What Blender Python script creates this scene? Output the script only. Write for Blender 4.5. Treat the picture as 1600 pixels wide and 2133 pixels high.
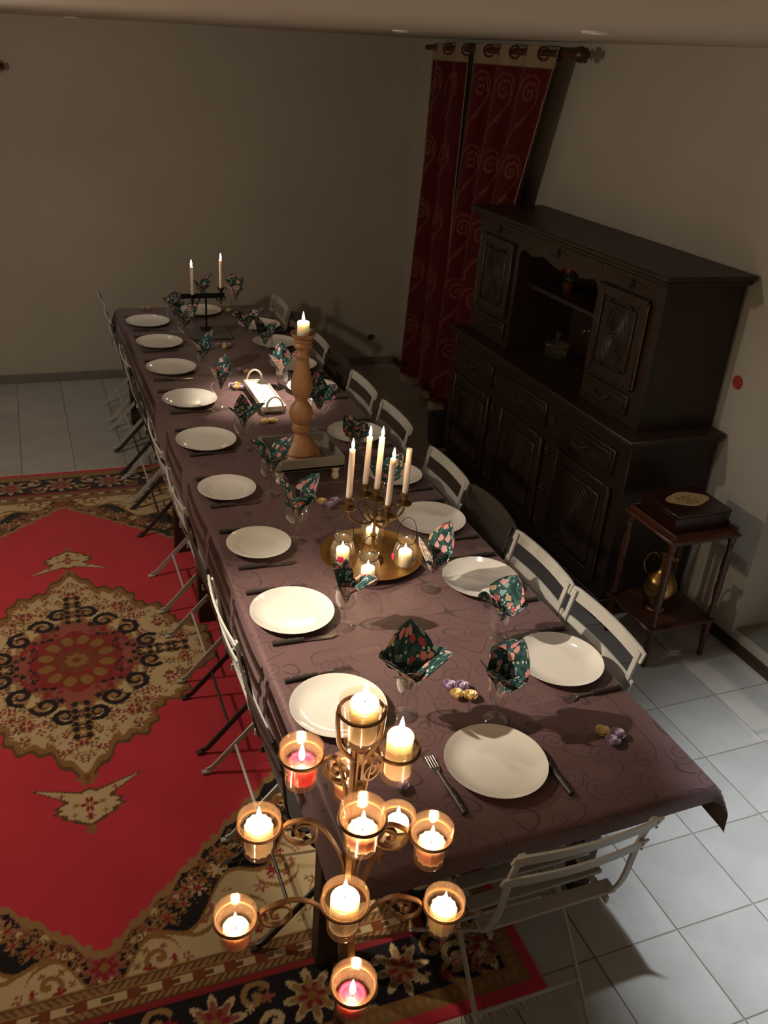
import bpy, bmesh, math, random
import numpy as np
from mathutils import Vector, Matrix

# ------------------------------------------------------------------ scene, camera, world, lights
for o in list(bpy.data.objects):
    bpy.data.objects.remove(o, do_unlink=True)
SC = bpy.context.scene
COL = SC.collection
PI = math.pi
random.seed(7)
SC.view_settings.view_transform = 'Standard'
SC.view_settings.look = 'None'
SC.view_settings.gamma = 1.0
SC.view_settings.use_curve_mapping = False
SC.view_settings.exposure = 0.0
SC.cycles.use_denoising = True
SC.cycles.transparent_max_bounces = 40
SC.cycles.max_bounces = 8
SC.cycles.diffuse_bounces = 4
SC.cycles.sample_clamp_indirect = 4.0
SC.cycles.caustics_reflective = False
SC.cycles.caustics_refractive = False

CAM_POS = (-0.0752, -0.7674, 2.3593)
YAW, PITCH, ROLL = math.radians(23.2311), math.radians(27.4104), math.radians(4.5090)
F_PX = 1824.87
cy_, sy_, cp_, sp_ = math.cos(YAW), math.sin(YAW), math.cos(PITCH), math.sin(PITCH)
fwd = Vector((sy_*cp_, cy_*cp_, -sp_)); right = Vector((cy_, -sy_, 0)); up = right.cross(fwd)
r2 = right*math.cos(ROLL)+up*math.sin(ROLL); u2 = -right*math.sin(ROLL)+up*math.cos(ROLL)
cd = bpy.data.cameras.new('camera'); cam = bpy.data.objects.new('camera', cd); COL.objects.link(cam)
cam.matrix_world = Matrix(((r2.x, u2.x, -fwd.x, CAM_POS[0]), (r2.y, u2.y, -fwd.y, CAM_POS[1]), (r2.z, u2.z, -fwd.z, CAM_POS[2]), (0, 0, 0, 1)))
cd.sensor_fit = 'HORIZONTAL'; cd.sensor_width = 36.0; cd.lens = F_PX*36/1600
cd.clip_start = 0.02
SC.camera = cam

W = bpy.data.worlds.new('world'); SC.world = W; W.use_nodes = True
W.node_tree.nodes['Background'].inputs[0].default_value = (1.0, 0.85, 0.65, 1)
W.node_tree.nodes['Background'].inputs[1].default_value = 0.012

def light(name, kind, loc, energy, color, radius=0.04, **kw):
    d = bpy.data.lights.new(name, kind); d.energy = energy; d.color = color
    d.shadow_soft_size = radius
    for k, v in kw.items(): setattr(d, k, v)
    o = bpy.data.objects.new(name, d); COL.objects.link(o); o.location = loc
    return o
WARM = (1.0, 0.84, 0.64); COOL = (0.86, 0.94, 1.0)
FLAME_STRENGTH = 250.0
PENDANT_E, SPOT_A_E, SPOT_B_E = 54.0, 330.0, 16.0
PENDANT = (-0.95, 2.45, 2.27)
def ceil_z(x): return 2.43+(x+0.05)*0.0235
# recessed ceiling spots: (x, y, energy, colour, point aimed at, cone degrees)
SPOTS = [(1.54, 0.42, SPOT_A_E, COOL, (2.45, 0.28, 0), 60), (1.56, 1.75, SPOT_B_E, COOL, (2.3, 1.45, 0), 84), (1.63, 3.44, 380.0, WARM, (1.00, 3.42, 0.75), 25),
         (0.35, 5.64, 8.0, COOL, (0.1, 5.1, 0), 80), (-0.75, 1.60, 330.0, WARM, (0.78, 1.26, 0.75), 37)]

# ------------------------------------------------------------------ mesh helpers
class MB:
    def __init__(s): s.v = []; s.f = []; s.mi = []; s.uv = []
    def add(s, vs, fs, mi=0, uv=None):
        b = len(s.v); s.v += [tuple(p) for p in vs]
        s.f += [tuple(i+b for i in q) for q in fs]; s.mi += [mi]*len(fs)
        s.uv += (uv if uv else [(0, 0)]*len(vs))
        return s
    def box(s, x0, x1, y0, y1, z0, z1, c=0.0, M=None, mi=0):
        bm = bmesh.new(); bmesh.ops.create_cube(bm, size=1.0)
        for v in bm.verts:
            v.co = Vector(((x0+x1)/2+v.co.x*(x1-x0), (y0+y1)/2+v.co.y*(y1-y0), (z0+z1)/2+v.co.z*(z1-z0)))
        if c > 0: bmesh.ops.bevel(bm, geom=list(bm.edges), offset=c, segments=1, affect='EDGES')
        bm.verts.ensure_lookup_table()
        vs = [v.co.copy() for v in bm.verts]; fs = [[v.index for v in f.verts] for f in bm.faces]
        bm.verts.index_update(); fs = [[v.index for v in f.verts] for f in bm.faces]
        bm.free()
        if M is not None: vs = [M @ v for v in vs]
        return s.add(vs, fs, mi)
    def lathe(s, prof, n=24, c=(0, 0, 0), lobes=0, amp=0.0, mi=0, M=None, lobez=None):
        vs = []; fs = []; m = len(prof)
        for i in range(n):
            a = 2*PI*i/n
            for (r, z) in prof:
                k = 1+amp*math.cos(lobes*a) if lobes and (lobez is None or z > lobez) else 1
                vs.append(Vector((c[0]+r*k*math.cos(a), c[1]+r*k*math.sin(a), c[2]+z)))
        for i in range(n):
            j = (i+1) % n
            for k in range(m-1):
                fs.append((i*m+k, j*m+k, j*m+k+1, i*m+k+1))
        if M is not None: vs = [M @ v for v in vs]
        return s.add(vs, fs, mi)
    def cyl(s, r, z0, z1, n=16, c=(0, 0, 0), M=None, mi=0):
        return s.lathe([(0.0001, z0), (r, z0), (r, z1), (0.0001, z1)], n, c, M=M, mi=mi)
    def tube(s, pts, r, n=8, closed=False, mi=0, flat=None):
        """round tube, or a flat bar when flat=(a, b) half sizes"""
        P = [Vector(p) for p in pts]; N = len(P)
        T = []
        for i in range(N):
            a = P[(i-1) % N] if (closed or i > 0) else P[i]
            b = P[(i+1) % N] if (closed or i < N-1) else P[i]
            t = b-a
            T.append(t.normalized() if t.length > 1e-9 else Vector((0, 0, 1)))
        ref = Vector((0, 0, 1)) if abs(T[0].z) < 0.9 else Vector((1, 0, 0))
        if flat and len(flat) > 2: ref = Vector(flat[2])
        u = (ref-T[0]*ref.dot(T[0])).normalized()
        vs = []
        for i in range(N):
            u = (u-T[i]*u.dot(T[i]))
            u = u.normalized() if u.length > 1e-6 else T[i].orthogonal().normalized()
            w = T[i].cross(u)
            rr = r[i] if isinstance(r, (list, tuple)) else r
            if flat:
                for (a, b) in ((1, 1), (-1, 1), (-1, -1), (1, -1)):
                    vs.append(P[i]+u*flat[0]*a+w*flat[1]*b)
            else:
                for k in range(n):
                    a = 2*PI*k/n; vs.append(P[i]+(u*math.cos(a)+w*math.sin(a))*rr)
        if flat: n = 4
        fs = []
        for i in range(N if closed else N-1):
            j = (i+1) % N
            for k in range(n):
                fs.append((i*n+k, i*n+(k+1) % n, j*n+(k+1) % n, j*n+k))
        if not closed:
            fs.append(tuple(range(n))[::-1]); fs.append(tuple((N-1)*n+k for k in range(n)))
        return s.add(vs, fs, mi)
    def prism(s, poly, axis, a0, a1, mi=0):
        """poly in the two other axes, extruded along axis"""
        n = len(poly); vs = []
        for a in (a0, a1):
            for p in poly:
                if axis == 'x': vs.append((a, p[0], p[1]))
                elif axis == 'y': vs.append((p[0], a, p[1]))
                else: vs.append((p[0], p[1], a))
        fs = [tuple(range(n))[::-1], tuple(range(n, 2*n))]+[(i, (i+1) % n, n+(i+1) % n, n+i) for i in range(n)]
        return s.add(vs, fs, mi)
    def grid(s, fn, nu, nv, mi=0, flip=False, uvfn=None):
        vs = []; uv = []
        for j in range(nv+1):
            for i in range(nu+1):
                vs.append(fn(i/nu, j/nv)); uv.append(uvfn(i/nu, j/nv) if uvfn else (i/nu, j/nv))
        fs = []
        for j in range(nv):
            for i in range(nu):
                a = j*(nu+1)+i; q = (a, a+1, a+nu+2, a+nu+1)
                fs.append(q[::-1] if flip else q)
        return s.add(vs, fs, mi, uv)
    def sphere(s, c, r, n=12, m=8, sz=1.0, mi=0):
        prof = [(max(1e-4, r*math.sin(PI*k/m)), -r*sz*math.cos(PI*k/m)) for k in range(m+1)]
        return s.lathe(prof, n, c, mi=mi)
    def mesh(s, name, mats, angle=40, uv=False, smooth=True):
        me = bpy.data.meshes.new(name)
        me.from_pydata([tuple(p) for p in s.v], [], s.f)
        for m in (mats if isinstance(mats, (list, tuple)) else [mats]): me.materials.append(m)
        if isinstance(mats, (list, tuple)) and len(mats) > 1: me.polygons.foreach_set('material_index', s.mi)
        if uv:
            l = me.uv_layers.new(name='UVMap')
            li = np.empty(len(me.loops), dtype=np.int32); me.loops.foreach_get('vertex_index', li)
            l.data.foreach_set('uv', np.array(s.uv, dtype=np.float32)[li].ravel())
        bm = bmesh.new(); bm.from_mesh(me); bmesh.ops.recalc_face_normals(bm, faces=bm.faces) if not uv else None
        bm.to_mesh(me); bm.free()
        if smooth:
            me.polygons.foreach_set('use_smooth', [True]*len(me.polygons))
            me.set_sharp_from_angle(angle=math.radians(angle))
        return me
def obj(name, me, parent=None, loc=(0, 0, 0), rz=0.0, rot=None):
    o = bpy.data.objects.new(name, me); COL.objects.link(o)
    o.location = loc; o.rotation_euler = rot if rot else (0, 0, rz)
    if parent: o.parent = parent
    return o
def tag(o, label, cat, group=None):
    o['label'] = label; o['category'] = cat
    if group: o['group'] = group
    return o
def thing(name, label, cat, loc=(0, 0, 0), rz=0.0, group=None):
    o = bpy.data.objects.new(name, None); COL.objects.link(o); o.empty_display_size = 0.05
    o.location = loc; o.rotation_euler = (0, 0, rz)
    return tag(o, label, cat, group)
def struct(o): o['kind'] = 'structure'; return o
def Mx(loc=(0, 0, 0), rx=0, ry=0, rz=0):
    return Matrix.Translation(loc) @ Matrix.Rotation(rz, 4, 'Z') @ Matrix.Rotation(ry, 4, 'Y') @ Matrix.Rotation(rx, 4, 'X')
def spline(pts, n=8):
    """Catmull-Rom through pts"""
    P = [Vector(p) for p in pts]; out = []
    for i in range(len(P)-1):
        p0 = P[max(i-1, 0)]; p1 = P[i]; p2 = P[i+1]; p3 = P[min(i+2, len(P)-1)]
        for k in range(n):
            t = k/n
            out.append(0.5*((2*p1)+(p2-p0)*t+(2*p0-5*p1+4*p2-p3)*t*t+(3*p1-p0-3*p2+p3)*t**3))
    out.append(P[-1]); return out

# ------------------------------------------------------------------ materials
class NT:
    def __init__(s, name):
        s.m = bpy.data.materials.new(name); s.m.use_nodes = True
        s.n = s.m.node_tree.nodes; s.l = s.m.node_tree.links
        s.b = s.n['Principled BSDF']; s.out = s.n['Material Output']
    def node(s, t, **kw):
        x = s.n.new(t)
        for k, v in kw.items(): setattr(x, k, v)
        return x
    def link(s, a, b): s.l.new(a, b)
    def inp(s, node, **kw):
        for k, v in kw.items():
            i = node.inputs[k.replace('_', ' ')] if k.replace('_', ' ') in node.inputs else node.inputs[int(k[1:])]
            if hasattr(v, 'is_output') or isinstance(v, bpy.types.NodeSocket): s.l.new(v, i)
            else: i.default_value = v
        return node
    def set(s, **kw):
        for k, v in kw.items():
            i = s.b.inputs[k.replace('_', ' ')]
            if isinstance(v, bpy.types.NodeSocket): s.l.new(v, i)
            else: i.default_value = v
        return s
    def coord(s, kind='Object', scale=(1, 1, 1), rot=(0, 0, 0)):
        t = s.node('ShaderNodeTexCoord'); mp = s.node('ShaderNodeMapping')
        s.link(t.outputs[kind], mp.inputs[0]); mp.inputs['Scale'].default_value = scale; mp.inputs['Rotation'].default_value = rot
        return mp.outputs[0]
    def noise(s, vec, scale, detail=3, rough=0.5, dist=0.0):
        t = s.node('ShaderNodeTexNoise'); s.link(vec, t.inputs['Vector'])
        t.inputs['Scale'].default_value = scale; t.inputs['Detail'].default_value = detail
        t.inputs['Roughness'].default_value = rough; t.inputs['Distortion'].default_value = dist
        return t.outputs['Fac']
    def ramp(s, fac, stops, interp='LINEAR'):
        r = s.node('ShaderNodeValToRGB'); s.link(fac, r.inputs[0]); r.color_ramp.interpolation = interp
        e = r.color_ramp.elements
        while len(e) < len(stops): e.new(0.5)
        for i, (p, c) in enumerate(stops):
            e[i].position = p; e[i].color = (*c, 1) if len(c) == 3 else c
        return r.outputs[0]
    def math(s, op, a, b=None, c=None):
        m = s.node('ShaderNodeMath', operation=op)
        for i, v in enumerate((a, b, c)):
            if v is None: continue
            if isinstance(v, bpy.types.NodeSocket): s.link(v, m.inputs[i])
            else: m.inputs[i].default_value = v
        return m.outputs[0]
    def mix(s, fac, a, b, blend='MIX'):
        m = s.node('ShaderNodeMix', data_type='RGBA', blend_type=blend)
        for i, v in ((0, fac), (6, a), (7, b)):
            if isinstance(v, bpy.types.NodeSocket): s.link(v, m.inputs[i])
            else: m.inputs[i].default_value = (*v, 1) if isinstance(v, tuple) and len(v) == 3 else v
        return m.outputs[2]
    def bump(s, h, strength=0.2, dist=0.01):
        b = s.node('ShaderNodeBump'); s.link(h, b.inputs['Height'])
        b.inputs['Strength'].default_value = strength; b.inputs['Distance'].default_value = dist
        s.link(b.outputs[0], s.b.inputs['Normal']); return s
def plain(name, col, rough=0.5, metal=0.0, var=0.12, scale=12, bump=0.0, **kw):
    t = NT(name); v = t.coord(); n = t.noise(v, scale, 4)
    c2 = tuple(min(1, c*(1+var)) for c in col); c1 = tuple(c*(1-var) for c in col)
    t.set(Base_Color=t.ramp(n, [(0.3, c1), (0.7, c2)]), Roughness=rough, Metallic=metal, **kw)
    if bump: t.bump(t.noise(v, scale*4, 4), bump, 0.004)
    return t.m
def wood(name, c1, c2, rough=0.4, axis='z', scale=1.0, spec=0.5):
    t = NT(name)
    sc = {'x': (1.2, 14, 14), 'y': (14, 1.2, 14), 'z': (14, 14, 1.2)}[axis]
    v = t.coord(scale=tuple(a*scale for a in sc)); n = t.noise(v, 3.0, 6, 0.6, 1.2)
    t.set(Base_Color=t.ramp(n, [(0.3, c1), (0.7, c2)]), Roughness=rough, Specular_IOR_Level=spec)
    t.bump(n, 0.12, 0.003); return t.m
def glassy(name, tint=(0.97, 0.97, 0.96), base=0.035, edge=0.75, power=3.0, gcol=(1, 1, 1), milk=0.0, mcol=(1, 0.8, 0.6), rough=0.03):
    """thin clear glass: see-through wall with a Fresnel-like sheen"""
    t = NT(name); t.n.remove(t.b)
    lw = t.node('ShaderNodeLayerWeight'); lw.inputs[0].default_value = 0.5
    f = t.math('MULTIPLY_ADD', t.math('POWER', lw.outputs['Facing'], power), edge, base)
    tr = t.node('ShaderNodeBsdfTransparent'); tr.inputs[0].default_value = (*tint, 1)
    gl = t.node('ShaderNodeBsdfGlossy'); gl.inputs['Roughness'].default_value = rough; gl.inputs[0].default_value = (*gcol, 1)
    mx = t.node('ShaderNodeMixShader'); t.link(f, mx.inputs[0]); t.link(tr.outputs[0], mx.inputs[1]); t.link(gl.outputs[0], mx.inputs[2])
    last = mx
    if milk:
        tl = t.node('ShaderNodeBsdfTranslucent'); tl.inputs[0].default_value = (*mcol, 1); df = t.node('ShaderNodeBsdfDiffuse'); df.inputs[0].default_value = (*mcol, 1)
        m1 = t.node('ShaderNodeMixShader'); m1.inputs[0].default_value = 0.5; t.link(tl.outputs[0], m1.inputs[1]); t.link(df.outputs[0], m1.inputs[2])
        last = t.node('ShaderNodeMixShader'); last.inputs[0].default_value = milk; t.link(mx.outputs[0], last.inputs[1]); t.link(m1.outputs[0], last.inputs[2])
    t.link(last.outputs[0], t.out.inputs[0]); return t.m
M = {}
def mk_wall(name, c, sc=2.0):
    t = NT(name); v = t.coord(); n = t.noise(v, sc, 5, 0.55); n2 = t.noise(v, 90, 3)
    t.set(Base_Color=t.ramp(n, [(0.3, tuple(x*0.93 for x in c)), (0.7, c)]), Roughness=0.85, Specular_IOR_Level=0.2)
    t.bump(n2, 0.12, 0.003); return t.m
M['wall'] = mk_wall('painted_plaster', (0.50, 0.470, 0.405))
M['ceiling'] = mk_wall('ceiling_paint', (0.66, 0.60, 0.52))
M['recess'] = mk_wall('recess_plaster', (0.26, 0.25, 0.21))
M['grout'] = plain('grout', (0.29, 0.27, 0.24), 0.9)
def mk_tile():
    t = NT('floor_tile_glaze'); v = t.coord(); n = t.noise(v, 5, 5, 0.6)
    oi = t.node('ShaderNodeObjectInfo'); k = t.math('MULTIPLY_ADD', oi.outputs['Random'], 0.14, 0.93)
    c = t.ramp(n, [(0.3, (0.40, 0.385, 0.36)), (0.7, (0.48, 0.465, 0.44))])
    hsv = t.node('ShaderNodeHueSaturation'); t.link(c, hsv.inputs['Color']); t.link(k, hsv.inputs['Value'])
    t.set(Base_Color=hsv.outputs[0], Roughness=t.math('MULTIPLY_ADD', n, 0.2, 0.3), Specular_IOR_Level=0.4)
    t.bump(t.noise(v, 18, 3), 0.04, 0.004); return t.m
M['tile'] = mk_tile()
M['skirt'] = wood('skirting_wood', (0.030, 0.016, 0.009), (0.06, 0.032, 0.018), 0.4, 'y')
M['skirt_grey'] = plain('grey_skirting_tile', (0.20, 0.185, 0.165), 0.5)
M['oak'] = wood('dark_oak', (0.018, 0.0105, 0.0070), (0.038, 0.021, 0.0135), 0.42, 'z', 1.0, 0.4)
M['oak_y'] = wood('dark_oak_boards', (0.018, 0.0105, 0.0070), (0.040, 0.022, 0.014), 0.42, 'y', 1.0, 0.4)
M['mahog'] = wood('mahogany', (0.045, 0.014, 0.007), (0.10, 0.032, 0.014), 0.35, 'z')
M['mahog_y'] = wood('mahogany_top', (0.05, 0.016, 0.008), (0.11, 0.036, 0.016), 0.33, 'y')
M['pine'] = wood('turned_pine', (0.30, 0.140, 0.060), (0.42, 0.23, 0.11), 0.5, 'z', 0.6)
M['table_wood'] = wood('table_wood', (0.020, 0.012, 0.008), (0.045, 0.026, 0.016), 0.5, 'z')
M['brass'] = plain('aged_brass', (0.36, 0.22, 0.075), 0.24, 1.0, 0.2, 14)
M['brass_tray'] = plain('hammered_brass', (0.58, 0.34, 0.11), 0.36, 1.0, 0.25, 9, 0.25)
M['brass_dull'] = plain('dull_brass', (0.15, 0.09, 0.032), 0.45, 0.9, 0.25, 30)
M['iron'] = plain('rusty_bronze_iron', (0.17, 0.085, 0.032), 0.52, 0.45, 0.35, 40, 0.15)
M['black_iron'] = plain('black_iron', (0.012, 0.011, 0.010), 0.5, 0.6, 0.2, 40)
M['steel'] = plain('steel', (0.55, 0.53, 0.50), 0.25, 1.0, 0.05, 20)
M['handle'] = plain('dark_cutlery_handle', (0.045, 0.036, 0.030), 0.42, 0.0, 0.2, 60)
M['chair_grey'] = plain('pale_grey_paint', (0.50, 0.495, 0.475), 0.42, 0.0, 0.08, 6)
M['chair_dark'] = plain('dark_brown_paint', (0.040, 0.034, 0.029), 0.45, 0.0, 0.15, 6)
M['porcelain'] = plain('white_porcelain', (0.80, 0.775, 0.735), 0.12, 0.0, 0.01, 3, Coat_Weight=0.5, Coat_Roughness=0.05)
M['glass'] = glassy('clear_glass', (0.96, 0.96, 0.95), 0.05, 0.9, 2.3, (1, 1, 1), 0.012, (0.9, 0.88, 0.85), 0.03)
M['cup_glass'] = glassy('votive_glass', (0.95, 0.90, 0.84), 0.012, 0.22, 2.2, (1.0, 0.85, 0.7), 0.045, (0.95, 0.62, 0.42), 0.12)
M['jar_glass'] = glassy('jar_glass', (0.95, 0.94, 0.91), 0.05, 0.9, 2.0, (1, 1, 1), 0.03, (0.9, 0.8, 0.65), 0.05)
def mk_wax(name, c, r=(1.0, 0.80, 0.60), w=0.9, scale=0.035):
    t = NT(name); v = t.coord(); n = t.noise(v, 30, 3)
    t.set(Base_Color=t.ramp(n, [(0.3, tuple(x*0.95 for x in c)), (0.7, c)]), Roughness=0.45, Subsurface_Weight=w, Subsurface_Radius=r, Subsurface_Scale=scale)
    return t.m
M['wax'] = mk_wax('ivory_wax', (0.92, 0.87, 0.78))
M['wax_taper'] = mk_wax('pale_pink_wax', (0.85, 0.74, 0.66), scale=0.012)
M['wax_red'] = mk_wax('red_wax', (0.70, 0.012, 0.05), (1.0, 0.06, 0.10), 0.6)
M['wax_pink'] = mk_wax('dusty_rose_wax', (0.72, 0.38, 0.30))
M['wick'] = plain('burnt_wick', (0.02, 0.015, 0.01), 0.9)
def mk_flame():
    t = NT('candle_flame'); t.n.remove(t.b); e = t.node('ShaderNodeEmission')
    v = t.coord('Generated'); sx = t.node('ShaderNodeSeparateXYZ'); t.link(v, sx.inputs[0])
    c = t.ramp(sx.outputs[2], [(0.0, (1.0, 0.55, 0.24)), (0.35, (1.0, 0.74, 0.44)), (1.0, (1.0, 0.66, 0.34))])
    t.link(c, e.inputs[0]); e.inputs[1].default_value = FLAME_STRENGTH
    t.link(e.outputs[0], t.out.inputs[0]); return t.m
M['flame'] = mk_flame()
def mk_bulb(name, col, s):
    t = NT(name); t.n.remove(t.b); e = t.node('ShaderNodeEmission'); e.inputs[0].default_value = (*col, 1); e.inputs[1].default_value = s
    t.link(e.outputs[0], t.out.inputs[0]); return t.m
M['bulb'] = mk_bulb('lit_bulb', (1.0, 0.85, 0.65), 6.0)
def mk_cloth():
    t = NT('plum_damask_cloth')
    tc = t.node('ShaderNodeTexCoord'); v = tc.outputs['UV']
    # scrolls: one spiral in each jittered cell, joined by wandering tendrils
    vo = t.node('ShaderNodeTexVoronoi', voronoi_dimensions='2D', feature='F1'); t.link(v, vo.inputs['Vector'])
    vo.inputs['Scale'].default_value = 8.5; vo.inputs['Randomness'].default_value = 0.85
    sub = t.node('ShaderNodeVectorMath', operation='SUBTRACT'); t.link(v, sub.inputs[0]); t.link(vo.outputs['Position'], sub.inputs[1])
    sep = t.node('ShaderNodeSeparateXYZ'); t.link(sub.outputs[0], sep.inputs[0])
    sepc = t.node('ShaderNodeSeparateXYZ'); t.link(vo.outputs['Color'], sepc.inputs[0])
    r = t.node('ShaderNodeVectorMath', operation='LENGTH'); t.link(sub.outputs[0], r.inputs[0]); r = r.outputs['Value']
    # mirror half of the scrolls
    sgn = t.math('MULTIPLY_ADD', t.math('GREATER_THAN', sepc.outputs[0], 0.5), 2.0, -1.0)
    th = t.math('ARCTAN2', t.math('MULTIPLY', sep.outputs[1], sgn), sep.outputs[0])
    ph = t.math('ADD', t.math('DIVIDE', th, 2*PI), sepc.outputs[1])
    pitch = 0.021
    d = t.math('SUBTRACT', t.math('DIVIDE', r, pitch), ph)
    fr = t.math('FRACT', d)
    line = t.math('LESS_THAN', t.math('ABSOLUTE', t.math('SUBTRACT', fr, 0.5)), 0.07)
    R = t.math('MULTIPLY_ADD', sepc.outputs[2], 0.016, 0.030)
    sp = t.math('MULTIPLY', line, t.math('LESS_THAN', r, R))
    n = t.noise(v, 5.5, 0, 0.5)
    ten = t.math('LESS_THAN', t.math('ABSOLUTE', t.math('SUBTRACT', t.math('FRACT', t.math('MULTIPLY', n, 7.0)), 0.5)), 0.035)
    ten = t.math('MULTIPLY', ten, t.math('GREATER_THAN', r, R))
    mask = t.math('MAXIMUM', sp, ten)
    n2 = t.noise(v, 3.0, 4)
    base = t.ramp(n2, [(0.3, (0.110, 0.056, 0.060)), (0.7, (0.136, 0.071, 0.076))])
    c = t.mix(t.math('MULTIPLY', mask, 0.75), base, (0.040, 0.026, 0.029))
    t.set(Base_Color=c, Roughness=t.math('MULTIPLY_ADD', mask, -0.12, 0.55), Sheen_Weight=0.2, Sheen_Roughness=0.5, Specular_IOR_Level=0.4)
    wv = t.noise(v, 14, 3); t.bump(wv, 0.10, 0.006); return t.m
M['cloth'] = mk_cloth()
def mk_napkin():
    t = NT('floral_paper'); tc = t.node('ShaderNodeTexCoord'); v = tc.outputs['UV']
    def vor(scale, rnd=1.0):
        x = t.node('ShaderNodeTexVoronoi', voronoi_dimensions='2D', feature='F1'); t.link(v, x.inputs['Vector'])
        x.inputs['Scale'].default_value = scale; x.inputs['Randomness'].default_value = rnd; return x
    n = t.noise(v, 95, 3); nv = t.noise(v, 45, 2)
    base = t.ramp(nv, [(0.40, (0.012, 0.045, 0.048)), (0.50, (0.032, 0.100, 0.105)), (0.64, (0.012, 0.036, 0.030))], 'CONSTANT')
    lf = vor(75); sl = t.node('ShaderNodeSeparateXYZ'); t.link(lf.outputs['Color'], sl.inputs[0])
    m1 = t.math('MULTIPLY', t.math('LESS_THAN', lf.outputs['Distance'], 0.26), t.math('GREATER_THAN', sl.outputs[0], 0.68))
    c = t.mix(m1, base, (0.55, 0.60, 0.55))
    fl = vor(33, 0.95); sf = t.node('ShaderNodeSeparateXYZ'); t.link(fl.outputs['Color'], sf.inputs[0])
    dist = t.math('ADD', fl.outputs['Distance'], t.math('MULTIPLY_ADD', n, 0.5, -0.25))
    pal = t.ramp(sf.outputs[0], [(0.0, (0.66, 0.25, 0.27)), (0.30, (0.42, 0.07, 0.09)), (0.42, (0.74, 0.38, 0.38)), (0.70, (0.20, 0.36, 0.38)), (0.85, (0.58, 0.42, 0.24))], 'CONSTANT')
    ring = t.math('GREATER_THAN', t.math('SINE', t.math('MULTIPLY', dist, 40.0)), 0.2)
    fcol = t.mix(t.math('MULTIPLY', ring, 0.35), pal, (0.30, 0.05, 0.06))
    m2 = t.math('MULTIPLY', t.math('LESS_THAN', dist, 0.33), t.math('GREATER_THAN', sf.outputs[1], 0.30))
    c = t.mix(m2, c, fcol)
    t.set(Base_Color=c, Roughness=0.7, Specular_IOR_Level=0.25)
    return t.m
M['napkin'] = mk_napkin()
def mk_plaid():
    t = NT('plaid_paper'); tc = t.node('ShaderNodeTexCoord'); s = t.node('ShaderNodeSeparateXYZ'); t.link(tc.outputs['UV'], s.inputs[0])
    def bands(x):
        f = t.math('FRACT', t.math('MULTIPLY', x, 22.0))
        return t.ramp(f, [(0.0, (0.75, 0.70, 0.62)), (0.28, (0.50, 0.03, 0.03)), (0.45, (0.75, 0.70, 0.62)), (0.62, (0.02, 0.08, 0.07)), (0.8, (0.75, 0.70, 0.62)), (0.9, (0.10, 0.09, 0.07))], 'CONSTANT')
    t.set(Base_Color=t.mix(0.5, bands(s.outputs[0]), bands(s.outputs[1])), Roughness=0.75); return t.m
M['plaid'] = mk_plaid()
M['paper_edge'] = plain('white_paper', (0.75, 0.72, 0.68), 0.8)
M['rose_lilac'] = plain('lilac_paper_rose', (0.54, 0.43, 0.62), 0.75, 0, 0.2, 60)
M['rose_yellow'] = plain('yellow_paper_rose', (0.90, 0.72, 0.40), 0.75, 0, 0.15, 60)
M['rose_cream'] = plain('cream_paper_rose', (0.60, 0.50, 0.38), 0.75, 0, 0.15, 60)
M['painted_grey'] = wood('grey_painted_wood', (0.19, 0.185, 0.165), (0.25, 0.243, 0.22), 0.55, 'x')
M['white_wood'] = plain('white_painted_wood', (0.72, 0.66, 0.56), 0.55, 0, 0.06, 30)
M['sand'] = plain('white_wax_surface', (0.88, 0.84, 0.76), 0.6, 0, 0.04, 60)
M['rope'] = plain('pale_rope', (0.68, 0.60, 0.48), 0.8, 0, 0.2, 120)
def mk_attr(name, attr='Col', rough=0.9, sheen=0.3, bscale=350, bstr=0.25):
    t = NT(name); a = t.node('ShaderNodeVertexColor', layer_name=attr); v = t.coord(); n = t.noise(v, bscale, 2)
    n2 = t.noise(v, 4, 4); k = t.math('MULTIPLY_ADD', n2, 0.35, 0.82)
    hsv = t.node('ShaderNodeHueSaturation'); t.link(a.outputs[0], hsv.inputs['Color']); t.link(k, hsv.inputs['Value'])
    t.set(Base_Color=hsv.outputs[0], Roughness=rough, Sheen_Weight=sheen, Specular_IOR_Level=0.1); t.bump(n, bstr, 0.003); return t.m
M['rug'] = mk_attr('woven_rug_pile', rough=0.95)
M['curtain'] = mk_attr('red_jacquard', rough=0.7, sheen=0.2, bscale=600, bstr=0.15)
M['beige_fabric'] = plain('beige_band_fabric', (0.34, 0.27, 0.19), 0.8, 0, 0.1, 40)
M['rod_wood'] = wood('dark_red_rod_wood', (0.05, 0.014, 0.008), (0.09, 0.026, 0.014), 0.4, 'y')
M['slate'] = plain('dark_slate_glass', (0.10, 0.11, 0.10), 0.12, 0.0, 0.1, 6)
M['red_box'] = plain('red_plastic', (0.42, 0.045, 0.025), 0.6, 0, 0.35, 50)
M['dark_hole'] = plain('hole_shadowed_plaster', (0.05, 0.042, 0.032), 0.95, 0, 0.3, 60)
M['label_paper'] = plain('old_label_paper', (0.42, 0.27, 0.12), 0.6, 0, 0.25, 45)
M['ink'] = plain('dark_ink', (0.035, 0.022, 0.012), 0.7)
M['box_wood'] = wood('dark_red_lacquer', (0.018, 0.006, 0.004), (0.036, 0.010, 0.006), 0.3, 'y')
M['basket'] = plain('charcoal_plastic_bin', (0.05, 0.05, 0.047), 0.6, 0, 0.15, 30)
M['leaf'] = plain('dried_leaves', (0.05, 0.06, 0.025), 0.8, 0, 0.4, 40)
M['bloom_red'] = plain('dried_red_bloom', (0.18, 0.03, 0.03), 0.8, 0, 0.3, 50)
M['bloom_gold'] = plain('dried_gold_bloom', (0.32, 0.18, 0.06), 0.8, 0, 0.3, 50)
M['flower_pink'] = plain('painted_pink_flower', (0.62, 0.03, 0.10), 0.5)
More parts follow.
